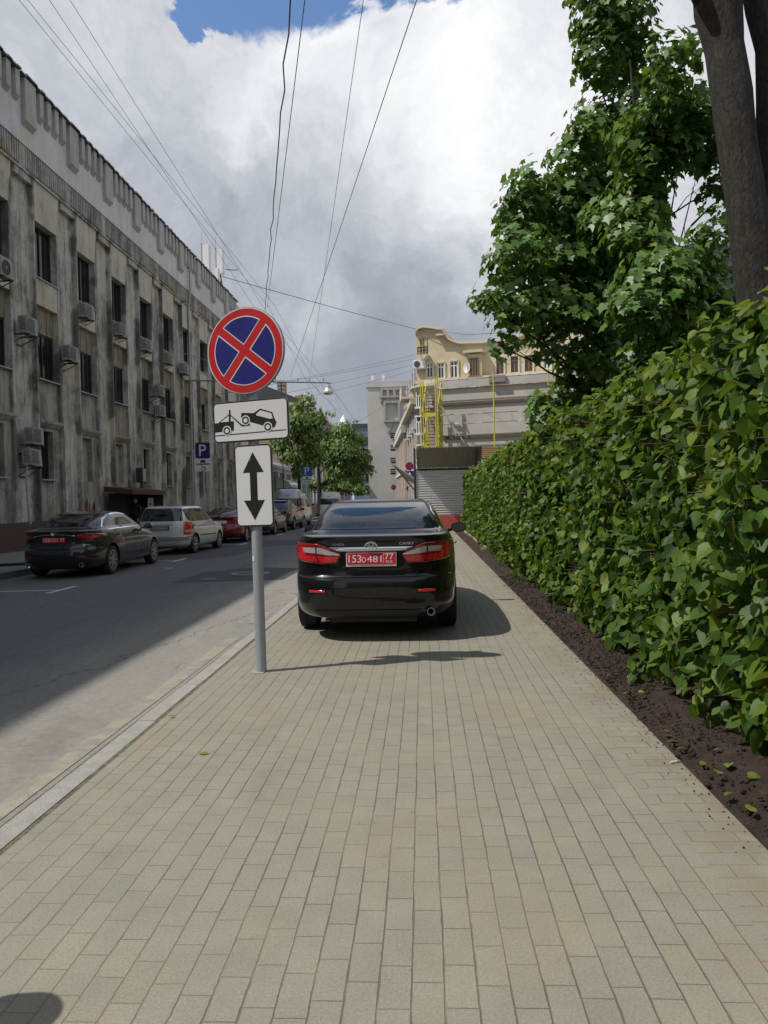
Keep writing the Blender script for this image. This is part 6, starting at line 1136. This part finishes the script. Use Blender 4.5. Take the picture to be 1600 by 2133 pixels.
# crown outlines read from the photograph, each blob at its own distance
A_ = [(1300, -150, 110, 12.5), (1280, -60, 95, 12.6), (1280, 40, 78, 12.4), (1250, 120, 52, 12.2), (1312, 118, 62, 12.8), (1220, 275, 50, 12.2), (1190, 330, 55, 12.4), (1290, 250, 85, 12.8), (1110, 385, 52, 12.0), (1090, 440, 60, 12.4), (1190, 430, 90, 12.8), (1290, 380, 90, 13.2), (1080, 530, 68, 11.8), (1170, 540, 90, 12.4), (1280, 520, 100, 12.8), (1020, 612, 40, 11.6), (1075, 635, 62, 11.8), (1160, 650, 90, 12.2), (1260, 640, 95, 12.6), (1045, 715, 34, 11.8), (1140, 725, 36, 12.0), (1230, 745, 70, 12.6), (1155, 850, 52, 13.0), (1210, 825, 58, 13.2), (1280, 800, 60, 13.6), (1330, 690, 60, 13.5)]
tree('maple tree with the tall pointed crown, left of the two maples behind the hedge', (2.72, 13.0, -.02), 9.6, .085, A_, .135, 16, BARK, grp='maples behind the hedge', low=2.2, lean=(.72, -.3))
B_ = [(1375, 225, 66, 10.8), (1340, 380, 62, 11.6), (1400, 290, 60, 11.0), (1300, 460, 85, 11.8), (1440, 545, 62, 10.8), (1480, 210, 50, 11.0), (1330, 270, 60, 11.2), (1500, 560, 40, 11.5), (1400, 110, 55, 10.2), (1395, 180, 52, 10.4), (1440, 230, 66, 10.8), (1500, 300, 60, 11.2), (1350, 310, 62, 11.0), (1440, 305, 52, 11.4), (1500, 390, 45, 11.6), (1325, 475, 62, 11.2), (1490, 480, 46, 10.4), (1380, 580, 95, 10.6), (1460, 620, 80, 11.2), (1330, 620, 70, 10.4), (1420, 700, 75, 11.0), (1500, 690, 60, 12.0), (1350, 735, 50, 11.4), (1440, 790, 70, 12.5), (1370, 830, 60, 13.5), (1520, 780, 60, 13)]
tree('maple tree nearer the big trunk, right of the two maples behind the hedge', (3.22, 11.4, -.02), 7.9, .10, B_, .135, 16, BARK, grp='maples behind the hedge', low=2.2)
# big old trunk at the right edge
t = thing('old_tree', 'massive dark forked tree trunk at the right edge, behind the hedge', 'tree', (4.1, 9.0, -.05)); YT = 9.0
def tk(u, v, Y=YT): return at(u, v, Y)
mb = MB(); pts = [(4.22, 9.0, -.2), (4.20, 9, .6), tk(1588, 850), tk(1577, 620), tk(1563, 480), tk(1540, 330), tk(1525, 200), tk(1508, 100), tk(1496, 20), tk(1482, -120), tk(1450, -320)]; rr = [.34, .27, .245, .225, .235, .225, .235, .215, .265, .22, .17]
pts2 = []; r2 = []
for i in range(len(pts) - 1):
    for k in range(12): a = Vector(pts[i]).lerp(Vector(pts[i + 1]), k / 12); pts2.append(a); r2.append((rr[i] + (rr[i + 1] - rr[i]) * k / 12))
pts2.append(Vector(pts[-1])); r2.append(rr[-1]); mb.tube(pts2, [x * .965 for x in r2], 64)
for i_, p in enumerate(mb.v):   # furrowed bark and slow bulges
    c = pts2[i_ // 64]; th = (i_ % 64) / 64 * 2 * PI; d = Vector(p) - c; f = .55 * math.sin(9 * th + 1.7 * math.sin(1.9 * p[2] + th) + .8 * p[2]) + .45 * math.sin(17 * th - 2.3 * p[2] + 2 * math.sin(3.1 * p[2])) + .35 * math.sin(23 * th + 5 * math.sin(p[2] * 2.2)) ; mb.v[i_] = tuple(c + d * (1 + .022 * f + .03 * math.sin(2 * th + 1.3 * p[2]) + .02 * math.sin(3.7 * p[2] + th)))
mb.tube([tk(1578, 560), tk(1600, 460, 9.1), tk(1606, 330, 9.2), tk(1604, 210, 9.2), tk(1602, 100, 9.2), tk(1580, 20, 9.2), tk(1562, -60, 9.2), tk(1530, -250, 9.4)], [.17, .19, .165, .15, .15, .145, .12, .09], 16); mb.tube([tk(1602, 110, 9.2), tk(1650, -40, 9.3), tk(1720, -300, 9.5)], [.13, .12, .09], 14); mb.tube([tk(1505, 60), tk(1470, 0), tk(1380, -160, 8.6)], [.10, .13, .07], 12)
wpart(mb, 'trunk', BARK, t, smooth=60)
for e in [(1.5, 8.0, 12.5), (3.0, 10, 13.5), (5.5, 8.2, 13), (4.6, 11, 14), (2.0, 6.5, 13.5)]: mb = MB(); limb(mb, pts2[-1], e, .12, .03, .05, 6, 4); wpart(mb, 'limb', BARK, t)
clumps([((1.5, 8.0, 13), 1.3), ((3.0, 10.4, 14), 1.6), ((5.5, 8.2, 13.4), 1.6), ((4.6, 11.5, 14.4), 1.6), ((2.4, 6.5, 14.5), 1.4), ((4, 8.6, 15.5), 1.7)], 9, .20, MAPLE, MAPL, 'crown', t, (4.1, 9.0, -.05), .4, .5)
# dead twigs against the sky between the crowns
t = thing('bare_branch', 'thin bare branches against the sky between the maple crown and the big trunk', 'branch', tuple(at(1390, 560, 11.6))); mb = MB()
for L in ([(1395, 600), (1418, 500), (1440, 410), (1450, 370)], [(1380, 560), (1385, 470), (1368, 390)], [(1385, 500), (1400, 430), (1412, 360)], [(1440, 470), (1480, 430), (1515, 405)], [(1395, 480), (1365, 430)]): mb.tube([at(u, v, 11.6 + .1 * i) for i, (u, v) in enumerate(L)], [.018, .012, .008, .004][:len(L)], 5)
wpart(mb, 'twig', BARK, t)
# street trees far left
def far_tree(label, base, h, r0, bl, seed, dens=1.0): random.seed(seed); return tree(label, base, h, r0, bl, .34, 13, BARK, 'street_tree', DIAM, STRT, dens, 'street trees by the brick building', .55, low=2.6)
far_tree('street tree with the upright ragged crown directly right of the signs', (at(622, 1000, 66).x, 66, -.1), 9.0, .20, [(640, 832, 16, 66), (612, 850, 18, 66), (625, 875, 24, 65), (655, 870, 24, 66), (600, 890, 24, 65), (640, 905, 28, 66), (585, 920, 20, 65), (605, 945, 24, 65), (650, 945, 26, 67), (680, 900, 14, 66), (690, 858, 9, 66), (575, 905, 14, 66), (560, 930, 14, 66), (630, 975, 22, 66)], 3, .8)
far_tree('street tree with the rounder bright green crown, left of the grey block', (at(664, 1010, 72).x, 72, -.1), 9.4, .27, [(u_, v_, r_, y_ + 12) for u_, v_, r_, y_ in [(715, 895, 24, 60), (690, 915, 24, 60), (740, 915, 22, 61), (720, 935, 30, 59), (685, 950, 24, 60), (750, 950, 24, 60), (730, 970, 26, 60), (765, 975, 13, 60), (700, 980, 24, 60), (775, 985, 7, 60), (745, 995, 16, 62), (742, 875, 7, 60), (660, 935, 16, 61)]], 4, .7)
far_tree('low street tree filling the gap behind the vans', (at(705, 1030, 84).x, 84, -.1), 6.0, .20, [(690, 1005, 20, 84), (720, 1008, 20, 84), (745, 1015, 16, 84), (660, 1010, 16, 84), (760, 1020, 10, 84)], 5, .8)
# ---- leaves and twigs lying on the ground, small tufts hanging low from the hedge
def one_leaf(name, p, s, rz, label, cat, grp, shape=HEART, mat=FALL, tilt=.3):
    S, Fc = shape; M = Matrix.Translation(p) @ Matrix.Rotation(rz, 4, 'Z') @ Matrix.Rotation(tilt, 4, 'X'); me = bpy.data.meshes.new(name); me.from_pydata([M @ (Vector(q) * s) for q in S], [], Fc); a = me.attributes.new('rnd', 'FLOAT', 'POINT'); a.data.foreach_set('value', [random.random()] * len(S)); me.materials.append(mat); o = link(name, me); return tag(o, label, cat, grp)
for u, v in [(1345, 1515), (1390, 1525), (1365, 1535), (1380, 1548), (1435, 1580), (1462, 1640), (1495, 1610), (1558, 1615), (1490, 1675), (1235, 1405), (1270, 1405), (1290, 1435), (1330, 1440), (1520, 1590), (1550, 1570), (1315, 1390), (1240, 1395), (1500, 1560)]:
    q = at(u, v, 5); d = ray(u, v); p = Vector((0, 0, EYE)) + d * ((.055 - EYE) / d.z)
    if p.x < 1.43: p = Vector((1.44, p.y, .03))
    one_leaf('fallen_leaf', p, random.uniform(.03, .06), random.uniform(0, 6), 'small yellow green leaf lying on the dark soil under the hedge', 'leaf', 'leaves fallen on the soil bed')
d = ray(413, 1570); p = Vector((0, 0, EYE)) + d * ((.006 - EYE) / d.z); one_leaf('fallen_leaf', p, .07, .2, 'narrow yellow green leaf lying alone on the grey pavers near the kerb', 'leaf', None, DIAM, FALL, .1)
d = ray(352, 1492); p = Vector((0, 0, EYE)) + d * ((.016 - EYE) / d.z); one_leaf('fallen_leaf', p, .05, .9, 'brownish leaf lying on the pale kerb stone', 'leaf', None, DIAM, FALL, .1)
d = ray(1406, 1586); p = Vector((0, 0, EYE)) + d * ((.01 - EYE) / d.z); mb = MB(); mb.tube([(-.03, 0, 0), (.012, 0, 0)], .005, 8, 0); mb.tube([(.0125, 0, 0), (.032, 0, 0)], .0052, 8, 1); o = mb.build('cigarette_butt', [SWHT, WOOD]); o.location = p; o.rotation_euler = (0, 0, .4); tag(o, 'cigarette butt at the edge of the pavers beside the soil', 'cigarette butt')
# ================================================================ overhead wires and lamp
WIR = pm('wire_grey', (.13, .13, .14), .6, var=0)
def cable(label, pts, r=.012, sag=0.0, wav=0.0, cat='cable', name='overhead_cable', grp='overhead cables'):
    P = []
    for a, b in zip(pts[:-1], pts[1:]):
        a = Vector(a); b = Vector(b)
        for i in range(24): t = i / 24; q = a.lerp(b, t); q.z -= sag * 4 * t * (1 - t); q.x += wav * math.sin(t * 60) * (.5 + .5 * math.sin(t * 17)); P.append(q)
    P.append(Vector(pts[-1])); mb = MB(); mb.tube(P, r, 5); return tag(mb.build(name, WIR, smooth=60), label, cat, grp)
def back(a, b, k): a = Vector(a); b = Vector(b); return a + (a - b) * k     # carry a line on past the picture
le = at(683, 797, 42)
for (u0, v0), (u1, v1), lb in [((40, 0), (560, 640), 'leftmost of the four long wires running over the road along the grey building'), ((58, 0), (575, 640), 'second from left of the four long wires over the road'), ((103, 0), (530, 640), 'third from left of the four long wires over the road'), ((146, 0), (555, 650), 'rightmost of the four long wires over the road')]:
    a = at(u0, v0, 16.0); b = at(u1, v1, 34); k = {40: 640, 58: 655, 103: 668, 146: 683}[u0]; e = at(k, 797, 42.0); cable(lb, [back(a, b, .5), a, b, e, at(k + 40, 880, 80)], .006)
p0, p1 = at(470, 561, 31), at(496, 562, 31); mb = MB(); mb.tube([p0, p0.lerp(p1, .5) - Vector((0, 0, .02)), p1], .02, 6); tag(mb.build('wire_spacer', WIR), 'short horizontal spacer bar between two of the long wires, over the building end', 'spacer bar')
for (u0, v0, Y0), (u1, v1, Y1), lb, r, wv in [((605, 0, 21), (552, 645, 60), 'thick wavy cable hanging down the middle of the sky, left of a pair', .026, .07), ((635, 0, 21), (557, 640, 60), 'straight cable beside the wavy one in the middle of the sky', .016, 0), ((757, 0, 22), (648, 765, 70), 'faint thin wire crossing the middle of the sky steeply', .011, 0), ((868, 0, 21), (605, 785, 66), 'long slanting wire from the top centre down to the street lamp', .015, 0)]:
    a = at(u0, v0, Y0); b = at(u1, v1, Y1); cable(lb, [back(a, b, .3), a, b], r, .0, wv)
cable('long sagging wire from the roof antennas across to the cream house', [at(462, 576, 47), at(700, 642, 52), at(868, 686, 57.8)], .022)
cable('continuation wire from the cream gable into the maple crown', [at(868, 686, 57.8), at(975, 697, 56), at(1100, 690, 55)], .022)
for (u0, v0), (u1, v1), lb in [((590, 795), (862, 740), 'upper of the cross wires between the lamp arm and the cream house'), ((570, 800), (862, 748), 'second of the cross wires between the lamp arm and the cream house'), ((560, 826), (862, 760), 'third cross wire, sloping up to the cream house balcony'), ((600, 836), (862, 772), 'fourth and lowest cross wire reaching the cream house'), ((745, 880), (862, 803), 'short wire crossing in front of the grey block')]:
    cable(lb, [at(u0 - 120, v0 + (v0 - v1) * .42, 44), at(u0, v0, 46), at(u1, v1, 58)], .010, .05)
for u, v, ue, lb in [(640, 790, 752, 'far wire left of the lamp, running on down the street'), (683, 797, 760, 'far wire under the lamp, running on down the street')]: cable(lb, [at(u, v, 42), at(ue, 905, 150)], .013)
t = thing('street_lamp', 'grey box lamp hanging from a long thin arm over the road', 'street lamp', tuple(le)); mb = MB(); w0 = Vector((-13.55, 42, 8.45)); e_ = le - w0
mb.tube([w0 - le, Vector((0, 0, 0)), Vector((.15, 0, -.02))], .045, 8); mb.tube([w0 - le + Vector((0, 0, 1.6)), (w0 - le) * .35 + Vector((0, 0, .02))], .014, 5)
for k in (.03, .12, .2, .35): q = (w0 - le) * k; mb.tube([q, q + Vector((0, 0, .22))], .03, 6)
mb.build('arm', STEEL, t, smooth=50); mb = MB(); mb.tube([(0, 0, 0), (0, 0, -.18)], .03, 6); mb.lathe([(.10, -.12), (.14, -.16), (.16, -.3), (.30, -.52), (.30, -.60), (0, -.60)], 12); mb.build('lamp_housing', pm('lamp_grey', (.48, .49, .47), .5, .2, var=.1), t); mb = MB(); mb.lathe([(.26, -.602), (.22, -.66), (0, -.68)], 12); mb.build('lamp_glass', CLRL, t)
q = at(586, 812, 66); t = thing('roof_cross', 'small dark metal cross shaped mast above the street trees', 'mast', (q.x, 66, 10.0)); mb = MB(); h = q.z - 10; mb.tube([(0, 0, -10), (0, 0, h + .7)], .05, 6); mb.bar((-.35, 0, h + .35), (.35, 0, h + .35), .08); mb.bar((-.25, 0, h), (.25, 0, h), .08); mb.build('mast_cross', FRM, t)
# added post out of view; its round head casts the lower left corner shadow
q = Vector((-1.80, 1.84, 0)); t = thing('shadow_post', 'unseen round headed metal post added left of the picture to cast the corner shadow', 'shadow_post', tuple(q)); mb = MB(); mb.lathe([(.07, 0), (.05, .04), (.045, .75), (.06, .78)], 16); mb.build('post', POLE, t, smooth=40); mb = MB(); mb.lathe([(0, .74), (.06, .76), (.105, .82), (.12, .90), (.105, .98), (.06, 1.03), (0, 1.045)], 20); mb.build('head', POLE, t, smooth=60)
# hose lying on the far pavement
a = at(0, 1158, 18.5); mb = MB(); mb.tube([(-13.4, 20.5, .5), (-11.8, 19, .12), (-10.6, 18.2, .04), (-9.9, 18.4, .05)], .035, 8); tag(mb.build('hose', TYR, smooth=60), 'black hose lying across the far pavement behind the dark saloon', 'hose')
